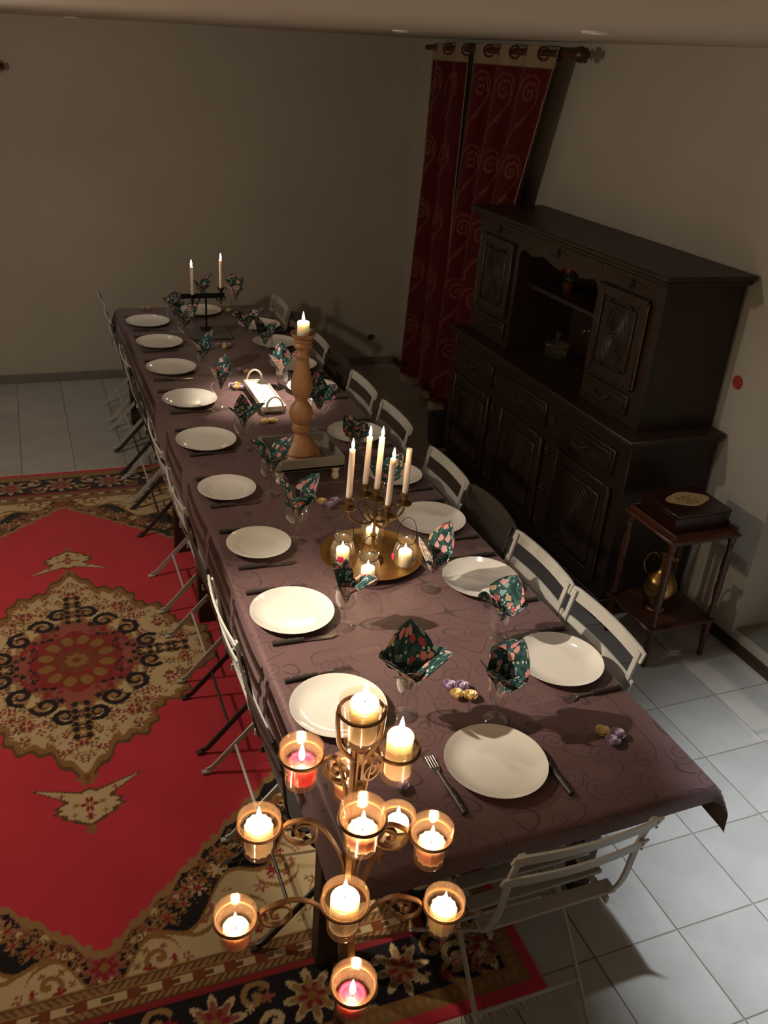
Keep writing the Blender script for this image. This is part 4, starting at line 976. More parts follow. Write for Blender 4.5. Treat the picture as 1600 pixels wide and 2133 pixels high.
leaf_me = MB().sphere((0, 0, 0), 0.006, 8, 6, 0.3).sphere((0.012, 0, 0), 0.004, 8, 6, 0.3).mesh('painted_leaf', M['flower_green'])
LAN = [(0.856, 1.742, 2.6, -0.35, -118, 'with leaning handle'), (1.066, 1.672, -0.5, 0.5, 175, 'beside the champagne coupe'),
       (0.898, 1.598, 0.2, 0.0, -105, 'with upright handle and pink flower'), (1.008, 1.852, 0.7, 0.9, 60, 'tucked behind the candelabra stem')]
for i, (x, y, az, tl, fz, hint) in enumerate(LAN):
    t = thing('glass_lantern', f'small glass jar lantern on the brass tray {hint}', 'lantern', (x, y, TRZ), 0, 'jar lanterns on the brass tray')
    obj('jar', jar_me, t); obj('wire_collar', rim_me, t)
    ca, sa = math.cos(az), math.sin(az)
    hp = []
    for q in range(17):
        a = PI*q/16; X = 0.0325*math.cos(a)*(1+0.12*math.sin(a)); Hh = 0.082*math.sin(a)**0.8 if 0 < q < 16 else 0
        off = Hh*math.sin(tl); hp.append((X*ca-off*sa, X*sa+off*ca, 0.099+Hh*math.cos(tl)))
    obj('wire_handle', MB().tube(hp, 0.0013, 6).mesh('wire_handle', M['black_iron']), t)
    fa = math.radians(fz); rr_ = 0.0452
    fl = obj('painted_flower', petal_me, t, (rr_*math.cos(fa), rr_*math.sin(fa), 0.038), rot=(0, PI/2, fa)); fl['label'] = 'painted pink flower'
    obj('painted_leaf', leaf_me, t, (rr_*math.cos(fa-0.28), rr_*math.sin(fa-0.28), 0.032), rot=(0, PI/2, fa))
    candle('lantern_candle', (x, y, TRZ+0.0018), 0.0235, 0.058, M['wax'], f'ivory pillar candle in the jar lantern {hint}', 'candles in the jar lanterns', True, False, 0.003, True)
CX, CY = 0.967, 1.738
cand = thing('candelabra', 'five light brass candelabra standing on the round brass tray', 'candelabra', (CX, CY, TRZ))
zc = 1.02-TRZ
obj('base', MB().lathe([(0.0001, 0), (0.040, 0), (0.041, 0.004), (0.034, 0.010), (0.018, 0.018), (0.010, 0.030), (0.0001, 0.032)], 32).mesh('base', M['brass_dull'], 50), cand)
obj('stem', MB().lathe([(0.009, 0.03), (0.013, 0.038), (0.007, 0.05), (0.006, 0.09), (0.012, 0.10), (0.006, 0.112), (0.006, 0.17), (0.012, 0.18), (0.006, 0.19), (0.006, zc-0.028)], 20).mesh('stem', M['brass_dull'], 50), cand)
sock = MB().lathe([(0.004, -0.052), (0.016, -0.048), (0.026, -0.044), (0.027, -0.041), (0.010, -0.038), (0.008, -0.032), (0.013, -0.022), (0.012, -0.012), (0.009, -0.006), (0.021, -0.001), (0.023, 0.002), (0.012, 0.0015), (0.0001, -0.002)], 24).mesh('candle_socket', M['brass_dull'], 50)
CSP = [(-0.101, 0.000, 0.0, 0.178, True, 'on the candelabra arm towards the rug'), (0.102, -0.012, 0.0, 0.165, False, 'unlit, on the candelabra arm towards the sideboard'),
       (-0.009, 0.088, 0.0, 0.178, True, 'on the candelabra arm towards the back wall'), (0.009, -0.086, 0.0, 0.172, True, 'on the candelabra arm towards the table end'), (0.0, 0.0, 0.022, 0.190, True, 'on the centre stem of the candelabra')]
for (dx, dy, dz, h, lit, hint) in CSP:
    z = zc+dz
    if abs(dx)+abs(dy) > 0.01:
        d = Vector((dx, dy, 0))
        pts = spline([Vector((0, 0, zc-0.105)), d*0.35+Vector((0, 0, zc-0.112)), d*0.75+Vector((0, 0, zc-0.098)), d*0.98+Vector((0, 0, zc-0.072)), d+Vector((0, 0, zc-0.048))], 7)
        obj('arm', MB().tube(pts, 0.0042, 8).mesh('arm', M['brass_dull']), cand)
    obj('socket', sock, cand, (dx, dy, z))
    candle('taper_candle', (CX+dx, CY+dy, TRZ+z-0.0005), 0.0105, h, M['wax_taper'], f'pale taper candle {hint}', 'taper candles in the candelabra', lit, False, 0.002, False, 0.06, (random.uniform(-.02, .02), 0.03+random.uniform(-.02, .02)))

# ------------------------------------------------------------------ grey riser tray with the turned candlestick
RX0, RX1, RYa, RYb = 0.782, 1.085, 2.395, 2.672
t = thing('riser_tray', 'square grey painted wooden riser tray on four ball feet under the turned candlestick', 'tray', ((RX0+RX1)/2, (RYa+RYb)/2, ZT))
hx_, hy_ = (RX1-RX0)/2, (RYb-RYa)/2
obj('tray_floor', MB().box(-hx_, hx_, -hy_, hy_, 0.062, 0.072).mesh('tray_floor', M['painted_grey']), t)
for (x0, x1, y0, y1) in ((-hx_, hx_, -hy_, -hy_+0.010), (-hx_, hx_, hy_-0.010, hy_), (-hx_, -hx_+0.010, -hy_+0.010, hy_-0.010), (hx_-0.010, hx_, -hy_+0.010, hy_-0.010)):
    obj('side_board', MB().box(x0, x1, y0, y1, 0.062, 0.112, 0.0015).mesh('side_board', M['painted_grey']), t)
obj('floor_batten', MB().box(hx_-0.055, hx_-0.040, -hy_+0.010, hy_-0.010, 0.072, 0.078, 0.001).mesh('floor_batten', M['painted_grey']), t)
ft = MB().lathe([(0.0001, 0), (0.012, 0.0), (0.017, 0.008), (0.018, 0.018), (0.013, 0.028), (0.010, 0.031), (0.017, 0.038), (0.018, 0.046), (0.014, 0.056), (0.016, 0.062)], 20).mesh('ball_foot', M['white_wood'])
for sx in (-1, 1):
    for sy in (-1, 1): obj('foot', ft, t, (sx*(hx_-0.03), sy*(hy_-0.03), 0))
SX, SY, SZ = 0.930, 2.535, ZT+0.0725
t = thing('candlestick', 'tall turned pine candlestick standing on the grey riser tray', 'candlestick', (SX, SY, SZ))
pr = [(0.0001, 0), (0.070, 0), (0.072, 0.008), (0.066, 0.018), (0.068, 0.026), (0.060, 0.042), (0.046, 0.062), (0.043, 0.068), (0.034, 0.078), (0.022, 0.092), (0.020, 0.102), (0.027, 0.110), (0.031, 0.122), (0.027, 0.134), (0.029, 0.140), (0.026, 0.146), (0.036, 0.165), (0.041, 0.190), (0.037, 0.215), (0.027, 0.232), (0.021, 0.243), (0.020, 0.252),
      (0.029, 0.272), (0.037, 0.300), (0.036, 0.325), (0.029, 0.365), (0.022, 0.405), (0.020, 0.425), (0.026, 0.433), (0.027, 0.442), (0.021, 0.450), (0.021, 0.466), (0.029, 0.474), (0.032, 0.484), (0.028, 0.494)]
obj('shaft', MB().lathe([(r*1.24 if r > 0.001 else r, z) for r, z in pr]+[(0.0001, 0.494)], 40).mesh('shaft', M['pine'], 45), t)
obj('collar', MB().lathe([(0.034, 0.494), (0.038, 0.498), (0.038, 0.506), (0.033, 0.510)], 40).mesh('collar', M['pine'], 45), t)
obj('drip_pan', MB().lathe([(0.0001, 0.510), (0.034, 0.510), (0.045, 0.518), (0.050, 0.528), (0.052, 0.534), (0.048, 0.532), (0.040, 0.522), (0.0001, 0.520)], 40).mesh('drip_pan', M['pine'], 45), t)
candle('pillar_candle', (SX, SY, SZ+0.5205), 0.0245, 0.058, M['wax'], 'short ivory pillar candle on the turned pine candlestick', None)

# ------------------------------------------------------------------ white handled tray filled with a wax candle
WX, WY, HWX, HWY = 0.992, 3.390, 0.060, 0.205
t = thing('handled_tray', 'narrow white wooden tray with two arched handles on the cloth', 'tray', (WX, WY, ZT))
obj('tray_floor', MB().box(-HWX, HWX, -HWY, HWY, 0.010, 0.016).mesh('tray_floor', M['white_wood']), t)
for (x0, x1, y0, y1) in ((-HWX, HWX, -HWY, -HWY+0.007), (-HWX, HWX, HWY-0.007, HWY), (-HWX, -HWX+0.007, -HWY+0.007, HWY-0.007), (HWX-0.007, HWX, -HWY+0.007, HWY-0.007)):
    obj('side_board', MB().box(x0, x1, y0, y1, 0.010, 0.042, 0.0015).mesh('side_board', M['white_wood']), t)
for sx in (-1, 1):
    for sy in (-1, 1): obj('foot', MB().box(sx*(HWX-0.012)-0.008, sx*(HWX-0.012)+0.008, sy*(HWY-0.02)-0.008, sy*(HWY-0.02)+0.008, 0, 0.010).mesh('foot', M['white_wood']), t)
for sy in (-1, 1):
    pts = [(0.042*math.cos(PI*q/16), sy*(HWY+0.003), 0.030+0.062*math.sin(PI*q/16)) for q in range(17)]
    obj('handle', MB().tube(pts, 0.0052, 8).mesh('handle', M['rope']), t)
t = thing('wax_slab', 'white wax slab dotted with dried sprigs filling the handled tray', 'wax slab', (WX, WY, ZT+0.0165))
b = MB(); nx_, ny_ = 10, 34
random.seed(3)
hm = [[0.018+random.uniform(-0.0015, 0.0015) for _ in range(nx_+1)] for _ in range(ny_+1)]
b.grid(lambda u, v: ((u-0.5)*2*(HWX-0.0078), (v-0.5)*2*(HWY-0.0078), hm[int(round(v*ny_))][int(round(u*nx_))]), nx_, ny_)
x_, y_ = HWX-0.0078, HWY-0.0078
b.add([(-x_, -y_, 0), (x_, -y_, 0), (x_, y_, 0), (-x_, y_, 0)], [(0, 3, 2, 1)])
obj('wax_body', b.mesh('wax_slab', M['sand'], 60), t)
for q in range(14):
    obj('dried_sprig', MB().tube([(0, 0, 0), (0.006, 0.002, 0.001), (0.010, -0.002, 0.0012)], 0.0011, 5).mesh('dried_sprig', M['leaf']), t, (random.uniform(-.045, .045), random.uniform(-.18, .18), 0.0195), random.random()*6)

# ------------------------------------------------------------------ black iron holder with two tapers on a slate
t = thing('slate_base', 'flat dark slate slab under the black iron candle holder', 'slab', (0.938, 4.56, ZT))
obj('slab', MB().box(-0.122, 0.122, -0.118, 0.118, 0.006, 0.014, 0.001).mesh('slab', M['slate']), t)
for sx in (-1, 1):
    for sy in (-1, 1): obj('foot', MB().cyl(0.010, 0, 0.006, 12, (sx*0.10, sy*0.095, 0)).mesh('foot', M['black_iron']), t)
IX, IY, IZ = 0.940, 4.645, ZT+0.0142
t = thing('iron_candle_holder', 'black iron two armed candle holder with scrolls on the slate slab', 'candlestick', (IX, IY, IZ))
obj('base', MB().box(-0.035, 0.035, -0.035, 0.035, 0, 0.006, 0.001).mesh('base', M['black_iron']), t)
obj('post', MB().tube([(0, 0, 0.004), (0, 0, 0.225)], 0.006, 8).mesh('post', M['black_iron']), t)
obj('hook', MB().tube(spline([(0, 0, 0.175), (-0.012, 0, 0.205), (-0.035, 0, 0.195), (-0.055, 0, 0.150), (-0.062, 0, 0.13)], 6), 0.004, 8).mesh('hook', M['black_iron']), t)
obj('crossbar', MB().box(-0.155, 0.115, -0.004, 0.004, 0.193, 0.222, 0.001).mesh('crossbar', M['black_iron']), t)
for (dx, dz, hint) in ((-0.083, 0.214, 'left'), (0.094, 0.252, 'right')):
    obj('candle_cup', MB().lathe([(0.0001, dz-0.03), (0.012, dz-0.03), (0.009, dz-0.015), (0.022, dz-0.001), (0.023, dz+0.003), (0.012, dz+0.002), (0.0001, dz)], 20, (dx, 0, 0)).mesh('candle_cup', M['black_iron']), t)
    for h in (-1, 1):
        pts = [(dx+h*0.018+0.018*(1-0.75*q/26)*math.cos(1.3+h*2*PI*1.25*q/26), 0, dz-0.060+0.022*(1-0.75*q/26)*math.sin(1.3+h*2*PI*1.25*q/26)) for q in range(27)]
        obj('scroll', MB().tube(pts, 0.0028, 6).mesh('scroll', M['black_iron']), t)
    obj('cup_stem', MB().tube([(dx, 0, dz-0.10), (dx, 0, dz-0.028)], 0.004, 8).mesh('cup_stem', M['black_iron']), t)
candle('taper_candle', (IX-0.083, IY, IZ+0.2145), 0.0095, 0.172, M['wax_taper'], 'white taper candle on the hook side of the black iron holder', 'tapers in the iron holder', True, False, 0.002, False, 0.05)
candle('taper_candle', (IX+0.094, IY, IZ+0.2525), 0.0095, 0.172, M['wax_taper'], 'white taper candle on the raised cup of the black iron holder', 'tapers in the iron holder', True, False, 0.002, False, 0.05)

# ------------------------------------------------------------------ dark carved sideboard with upper hutch
CO = (2.56, 3.02, 0.0)
cab = thing('sideboard', 'large dark carved oak sideboard with open niche against the right wall', 'sideboard', CO)
def cb(*boxes, c=0.003):
    b = MB()
    for (x0, x1, y0, y1, z0, z1) in boxes: b.box(x0-CO[0], x1-CO[0], y0-CO[1], y1-CO[1], z0, z1, c)
    return b
BX, UX, WX_ = 2.335, 2.395, 2.812         # front planes of base and hutch, back plane
obj('base_carcass', cb((BX, WX_, 2.125, 3.925, 0.10, 0.905)).mesh('base_carcass', M['oak']), cab)
obj('plinth', cb((BX-0.012, WX_, 2.112, 3.938, 0.045, 0.105), c=0.006).mesh('plinth', M['oak_y']), cab)
for (yy, ln) in ((2.112, 0.10), (3.838, 0.10)):
    for xx in (BX-0.012, WX_-0.08): obj('foot', cb((xx, xx+0.08, yy, yy+ln, 0, 0.045), c=0.008).mesh('foot', M['oak']), cab)
b = cb((2.292, 2.818, 2.090, 3.958, 0.918, 0.944), c=0.006); b2 = cb((2.305, 2.816, 2.103, 3.945, 0.903, 0.919), c=0.004); b.add(b2.v, b2.f)
obj('counter', b.mesh('counter', M['oak_y']), cab)
def carving(cy_w, cz, ry, rz_, x, n=7, core=True):
    """concentric oval ridges with a small rosette and corner leaves, facing the room"""
    b = MB()
    for k in range(n):
        f = 1-k/(n+0.5)
        if ry*f < 0.012: break
        pts = []
        for q in range(40):
            a = 2*PI*q/40; e_ = 1+0.10*abs(math.sin(2*a))**3*(1 if k < 2 else 0)
            pts.append((x-CO[0], cy_w-CO[1]+ry*f*e_*math.cos(a), cz+rz_*f*e_*math.sin(a)))
        b.tube(pts, 0.0042, 6, True)
    if core:
        for q in range(8):
            a = 2*PI*q/8; b.sphere((x-CO[0], cy_w-CO[1]+0.013*math.cos(a), cz+0.02*math.sin(a)), 0.008, 8, 6)
        b.sphere((x-CO[0]-0.003, cy_w-CO[1], cz), 0.009, 8, 6)
    for sy in (-1, 1):
        for sz in (-1, 1):
            b.tube(spline([(x-CO[0], cy_w-CO[1]+sy*ry*0.72, cz+sz*rz_*1.12), (x-CO[0], cy_w-CO[1]+sy*ry*1.0, cz+sz*rz_*1.02), (x-CO[0], cy_w-CO[1]+sy*ry*1.02, cz+sz*rz_*0.72)], 4), 0.005, 6)
    return b
hinge_k = lambda L_: [(0.006, 0), (0.004, 0.01), (0.007, 0.02), (0.004, 0.03), (0.006, 0.04), (0.0045, 0.05), (0.0045, L_-0.05), (0.006, L_-0.04), (0.004, L_-0.03), (0.007, L_-0.02), (0.004, L_-0.01), (0.006, L_)]
def frame_door(y0, y1, z0, z1, x, cry, crz, hinge_y, cy_=None, n=8):
    """stiles and rails around a raised carved panel"""
    s = 0.052; d = obj('door', cb((x-0.022, x, y0, y0+s, z0, z1), (x-0.022, x, y1-s, y1, z0, z1), (x-0.0215, x, y0+s, y1-s, z0, z0+s), (x-0.0215, x, y0+s, y1-s, z1-s, z1), c=0.005).mesh('door_frame', M['oak']), cab)
    obj('panel', cb((x-0.010, x, y0+s, y1-s, z0+s, z1-s), c=0.0).mesh('panel', M['oak']), d)
    obj('raised_field', cb((x-0.018, x-0.010, y0+s+0.014, y1-s-0.014, z0+s+0.014, z1-s-0.014), c=0.006).mesh('raised_field', M['oak']), d)
    obj('carving', carving((y0+y1)/2, (z0+z1)/2, cry, crz, x-0.018, n).mesh('carving', M['oak']), d)
    L_ = z1-z0-0.03
    h = obj('hinge_rod', MB().lathe(hinge_k(L_), 10).mesh('hinge_rod', M['brass_dull']), d, (x-0.016-CO[0], hinge_y-CO[1], z0+0.015)); h['label'] = 'slim turned brass hinge rod'
    return d
def drawer(y0, y1, z0, z1, x):
    d = obj('drawer', cb((x-0.016, x, y0, y1, z0, z1), (x-0.020, x-0.015, y0+0.022, y1-0.022, z0+0.020, z1-0.020), c=0.005).mesh('drawer_front', M['oak_y']), cab)
    yc, zc_ = (y0+y1)/2, (z0+z1)/2; w = min(0.055, (y1-y0)*0.2); X = x-0.020-CO[0]
    pts = spline([(X, yc-w-CO[1], zc_+0.008), (X-0.018, yc-w*0.9-CO[1], zc_-0.004), (X-0.024, yc-w*0.4-CO[1], zc_-0.012), (X-0.024, yc+w*0.4-CO[1], zc_-0.012), (X-0.018, yc+w*0.9-CO[1], zc_-0.004), (X, yc+w-CO[1], zc_+0.008)], 5)
    hd = obj('drop_handle', MB().tube(pts, 0.0042, 8).mesh('drop_handle', M['brass_dull']), d); hd['label'] = 'curved aged metal drop handle'
for (y0, y1) in ((2.215, 2.720), (2.822, 3.340), (3.420, 3.905)): drawer(y0, y1, 0.722, 0.848, BX)
for (y0, y1, hy) in ((2.205, 2.700, 2.200), (2.815, 3.300, 2.808), (3.415, 3.905, 3.912)): frame_door(y0, y1, 0.155, 0.668, BX, 0.125, 0.180, hy)
for yc in (2.765, 3.375):                    # carved pilaster rosettes between the doors
    for zc_ in (0.785, 0.62, 0.40, 0.20):
        b = MB()
        for q in range(6): b.sphere((BX-0.004-CO[0], yc-CO[1]+0.018*math.cos(q*PI/3), zc_+0.020*math.sin(q*PI/3)), 0.010, 8, 6)
        b.sphere((BX-0.008-CO[0], yc-CO[1], zc_), 0.010, 8, 6)
        obj('pilaster_rosette', b.mesh('pilaster_rosette', M['oak']), cab)
# hutch
obj('hutch_end', cb((UX, WX_, 2.195, 2.668, 0.944, 1.60), c=0.002).mesh('hutch_end', M['oak']), cab)
obj('hutch_end', cb((UX, WX_, 3.430, 3.905, 0.944, 1.60), c=0.002).mesh('hutch_end', M['oak']), cab)
obj('niche_back', cb((WX_-0.02, WX_, 2.668, 3.430, 0.944, 1.60), c=0).mesh('niche_back', M['oak']), cab)
obj('niche_top', cb((UX+0.022, WX_-0.02, 2.668, 3.430, 1.575, 1.60), c=0).mesh('niche_top', M['oak']), cab)
obj('niche_shelf', cb((UX+0.08, WX_-0.02, 2.668, 3.430, 1.298, 1.320), c=0.002).mesh('niche_shelf', M['oak_y']), cab)
ap = []
for q in range(41):                          # scalloped apron edge
    u = q/40; y = 2.668+(3.430-2.668)*u; s_ = abs(u-0.5)*2
    z = 1.452 if s_ > 0.97 else 1.505-0.011*math.cos(s_*PI*3.0)-0.016*(1-s_) - (0.03*max(0, (s_-0.85)/0.12) if s_ > 0.85 else 0)
    ap.append((y-CO[1], z))
b = MB().prism([(3.430-CO[1], 1.60), (2.668-CO[1], 1.60)]+ap, 'x', UX-CO[0], UX+0.022-CO[0])
obj('apron', b.mesh('apron', M['oak_y'], smooth=False), cab)
b = cb((2.338, 2.818, 2.142, 3.958, 1.622, 1.645), c=0.006); b2 = cb((2.356, 2.816, 2.160, 3.940, 1.600, 1.623), c=0.006); b.add(b2.v, b2.f)
obj('cornice', b.mesh('cornice', M['oak_y']), cab)
frame_door(2.275, 2.645, 1.105, 1.515, UX, 0.085, 0.135, 2.268)
frame_door(3.470, 3.835, 1.105, 1.515, UX, 0.085, 0.135, 3.842)
drawer(2.285, 2.650, 0.985, 1.080, UX); drawer(3.475, 3.820, 0.985, 1.080, UX)
lk = obj('key', MB().lathe([(0.0001, 0), (0.007, 0), (0.006, 0.003), (0.0001, 0.004)], 12, M=Mx((UX-0.022-CO[0], 2.655-CO[1], 1.275), ry=-PI/2)).tube([(UX-0.024-CO[0], 2.655-CO[1], 1.275), (UX-0.050-CO[0], 2.658-CO[1], 1.275)], 0.0022, 6)
         .tube([(UX-0.05-CO[0], 2.658-CO[1]+0.009*math.cos(q*PI/6), 1.275+0.009*math.sin(q*PI/6)) for q in range(12)], 0.002, 6, True).mesh('key', M['brass']), cab); lk['label'] = 'small brass key in the door lock'
for yc in (2.43, 3.05, 3.67):                # diamond carvings on the frieze
    b = MB(); X = UX-0.001-CO[0]
    b.tube([(X, yc-0.10-CO[1], 1.553), (X, yc-CO[1], 1.578), (X, yc+0.10-CO[1], 1.553), (X, yc-CO[1], 1.528)], 0.0025, 5, True)
    for q in range(5): b.sphere((X-0.003, yc-CO[1]+0.012*math.cos(q*1.257), 1.553+0.012*math.sin(q*1.257)), 0.007, 8, 6)
    b.sphere((X-0.006, yc-CO[1], 1.553), 0.006, 8, 6)
    obj('frieze_carving', b.mesh('frieze_carving', M['oak']), cab)
# lidded glass jar and dried bouquet in the niche
t = thing('candy_jar', 'lidded glass candy jar standing on the sideboard counter in the niche', 'jar', (2.60, 3.245, 0.9445))
obj('bowl', MB().lathe([(0.0001, 0.003), (0.05, 0.003), (0.058, 0.008), (0.062, 0.03), (0.064, 0.072), (0.066, 0.076)], 40).mesh('bowl', M['jar_glass'], 70), t)
obj('lid', MB().lathe([(0.069, 0.077), (0.069, 0.082), (0.055, 0.092), (0.025, 0.100), (0.010, 0.106), (0.008, 0.118), (0.014, 0.124), (0.017, 0.134), (0.012, 0.144), (0.0001, 0.147)], 40).mesh('lid', M['jar_glass'], 70), t)
t = thing('dried_bouquet', 'small bouquet of dried gold and red blooms in a pot on the niche shelf', 'bouquet', (2.60, 3.22, 1.3205))
obj('pot', MB().lathe([(0.0001, 0), (0.028, 0), (0.036, 0.045), (0.038, 0.05), (0.034, 0.048), (0.0001, 0.045)], 20).mesh('pot', M['mahog']), t)
rb = random.Random(5)
for q in range(16):
    a = rb.random()*6.28; r = rb.uniform(0.01, 0.085); z = 0.145-0.6*r*r/0.085+rb.uniform(-0.03, 0.01); p = (r*math.cos(a)*0.8, r*math.sin(a), max(0.06, z))
    obj('stem', MB().tube([(0, 0, 0.045), (p[0]*0.5, p[1]*0.5, p[2]*0.6), p], 0.0018, 5).mesh('stem', M['leaf']), t)
    if q % 4 == 3: obj('leaf_spray', MB().sphere(p, 0.024, 8, 5, 0.35).mesh('leaf_spray', M['leaf']), t)
    else: obj('bloom', MB().lathe([(0.0001, -0.016), (0.014, -0.010), (0.021, 0.002), (0.017, 0.014), (0.008, 0.018), (0.0001, 0.014)], 18, p, 6, 0.12).mesh('bloom', M['bloom_gold'] if q % 2 else M['bloom_red']), t)

# ------------------------------------------------------------------ two shelf side table, box and brass jug
EX0, EX1, EY0, EY1 = 2.300, 2.668, 1.705, 2.045
eo = ((EX0+EX1)/2, (EY0+EY1)/2, 0); ehx, ehy = (EX1-EX0)/2, (EY1-EY0)/2
t = thing('side_table', 'small mahogany side table with two shelves and turned legs beside the sideboard', 'side table', eo)
obj('top_shelf', MB().box(-ehx, ehx, -ehy, ehy, 0.632, 0.650, 0.006).mesh('top_shelf', M['mahog_y']), t)
for (x0, x1, y0, y1) in ((-ehx+0.012, -ehx+0.024, -ehy+0.012, ehy-0.012), (ehx-0.024, ehx-0.012, -ehy+0.012, ehy-0.012), (-ehx+0.024, ehx-0.024, ehy-0.024, ehy-0.012)):
    obj('gallery_rail', MB().box(x0, x1, y0, y1, 0.650, 0.678, 0.003).mesh('gallery_rail', M['mahog_y']), t)
obj('lower_shelf', MB().box(-ehx-0.004, ehx-0.01, -ehy, ehy, 0.190, 0.208, 0.006).mesh('lower_shelf', M['mahog_y']), t)
lp_up = [(0.012, 0.208), (0.017, 0.215), (0.017, 0.235), (0.011, 0.245), (0.016, 0.262), (0.011, 0.28), (0.015, 0.32), (0.018, 0.37), (0.014, 0.41), (0.018, 0.42), (0.014, 0.43), (0.018, 0.47), (0.015, 0.52), (0.011, 0.565), (0.016, 0.58), (0.011, 0.592), (0.017, 0.602), (0.017, 0.632)]
lp_dn = [(0.0001, 0), (0.010, 0), (0.013, 0.01), (0.011, 0.03), (0.016, 0.08), (0.018, 0.13), (0.013, 0.155), (0.017, 0.165), (0.017, 0.19)]
lm_u = MB().lathe(lp_up, 18).mesh('leg_upper', M['mahog'], 50); lm_d = MB().lathe(lp_dn, 18).mesh('leg_lower', M['mahog'], 50)
for sx in (-1, 1):
    for sy in (-1, 1):
        L_ = obj('leg', lm_u, t, (sx*(ehx-0.025), sy*(ehy-0.025), 0)); obj('foot', lm_d, L_)
t = thing('wooden_box', 'dark red lacquered wooden box with a wavy paper label on the side table', 'box', (2.497, 1.895, 0.6502))
obj('body', MB().box(-0.145, 0.145, -0.120, 0.120, 0, 0.072, 0.002).mesh('body', M['box_wood']), t)
obj('lid', MB().box(-0.147, 0.147, -0.122, 0.122, 0.073, 0.088, 0.003).mesh('lid', M['box_wood']), t)
pts = []
for q in range(60):
    a = 2*PI*q/60; k = 1+0.07*math.cos(4*a+0.4)+0.03*math.cos(2*a); pts.append((0.100*k*math.cos(a), 0.064*k*math.sin(a)))
lb = obj('paper_label', MB().prism([(x+0.012, y+0.012) for x, y in pts], 'z', 0.0881, 0.0888).mesh('paper_label', M['label_paper'], smooth=False), t, (0, 0, 0), 0.0); lb['label'] = 'tan wavy edged label with dark handwriting'
def text(body, size, loc, rz, parent, mat):
    c = bpy.data.curves.new('lettering', 'FONT'); c.body = body; c.size = size; c.align_x = 'CENTER'; c.extrude = 0.0002; c.shear = 0.2
    tmp = bpy.data.objects.new('lettering_tmp', c); COL.objects.link(tmp)
    dg = bpy.context.evaluated_depsgraph_get(); me_ = bpy.data.meshes.new_from_object(tmp.evaluated_get(dg))
    bpy.data.objects.remove(tmp, do_unlink=True); me_.materials.clear(); me_.materials.append(mat)
    return obj('lettering', me_, parent, loc, rz)
text('La Rib', 0.030, (-0.012, 0.018, 0.0890), -0.10, lb, M['ink'])
b = MB()
for q in range(5): b.tube(spline([(-0.05+0.004*q, 0.005-q*0.009, 0.089), (-0.02, 0.008-q*0.009, 0.089), (0.02, 0.003-q*0.009, 0.089), (0.065-0.006*q, 0.006-q*0.009, 0.089)], 4), 0.0007, 4)
obj('print_lines', b.mesh('print_lines', M['ink']), lb)
t = thing('brass_jug', 'round bellied brass jug with slim neck on the lower shelf of the side table', 'jug', (2.435, 1.865, 0.2082))
obj('body', MB().lathe([(0.0001, 0), (0.042, 0), (0.045, 0.006), (0.038, 0.014), (0.050, 0.035), (0.070, 0.080), (0.077, 0.115), (0.073, 0.145), (0.055, 0.175), (0.032, 0.195), (0.021, 0.215), (0.019, 0.245), (0.024, 0.25), (0.022, 0.256), (0.027, 0.275), (0.029, 0.282), (0.024, 0.280), (0.017, 0.25)], 40).mesh('jug_body', M['brass'], 60), t)
obj('handle', MB().tube(spline([(-0.015, 0.02, 0.262), (-0.035, 0.045, 0.275), (-0.05, 0.066, 0.24), (-0.052, 0.070, 0.20), (-0.042, 0.055, 0.165)], 6), 0.0045, 8).mesh('jug_handle', M['brass']), t)
obj('spout', MB().tube(spline([(0.015, -0.022, 0.262), (0.02, -0.035, 0.276), (0.023, -0.045, 0.284)], 4), [0.012]*4+[0.010]*4+[0.006], 10).mesh('jug_spout', M['brass'], 60), t)

# ------------------------------------------------------------------ curtains, rod, bin
RODX, RODZ = 2.70, 2.437
t = thing('curtain_rod', 'dark red wooden curtain rod with turned finial above the red curtains', 'curtain rod', (RODX, 4.6, RODZ))
obj('pole', MB().tube([(0, -0.93, 0), (0, 0.98, 0)], 0.0165, 14).mesh('rod_pole', M['rod_wood']), t)
fin = [(0.0165, 0), (0.026, 0.004), (0.026, 0.018), (0.017, 0.024), (0.017, 0.034), (0.034, 0.050), (0.039, 0.068), (0.034, 0.086), (0.018, 0.098), (0.013, 0.104), (0.022, 0.112), (0.022, 0.122), (0.0001, 0.128)]
obj('finial', MB().lathe(fin, 24, M=Mx((0, -0.925, 0), rx=PI/2)).mesh('finial', M['rod_wood']), t)
for yy in (-0.84, 0.96):
    obj('bracket', MB().box(0.0, XR-RODX-0.001, yy-0.012, yy+0.012, -0.012, 0.012, 0.003).box(XR-RODX-0.012, XR-RODX-0.001, yy-0.02, yy+0.02, -0.035, 0.035, 0.003).mesh('bracket', M['rod_wood']), t)
# second rod, mostly out of the picture on the left of the back wall
t = thing('curtain_rod', 'dark wooden rod end with turned finial on the bare back wall', 'curtain rod', (-0.9, YB-0.09, 2.135))
obj('pole', MB().tube([(-0.8, 0, 0), (0.72, 0, 0)], 0.0165, 14).mesh('rod_pole', M['rod_wood']), t)
obj('finial', MB().lathe(fin, 24, M=Mx((0.715, 0, 0), ry=PI/2)).mesh('finial', M['rod_wood']), t)
for xx in (-0.7, 0.60): obj('bracket', MB().box(xx-0.012, xx+0.012, 0.0, 0.089, -0.012, 0.012, 0.003).mesh('bracket', M['rod_wood']), t)

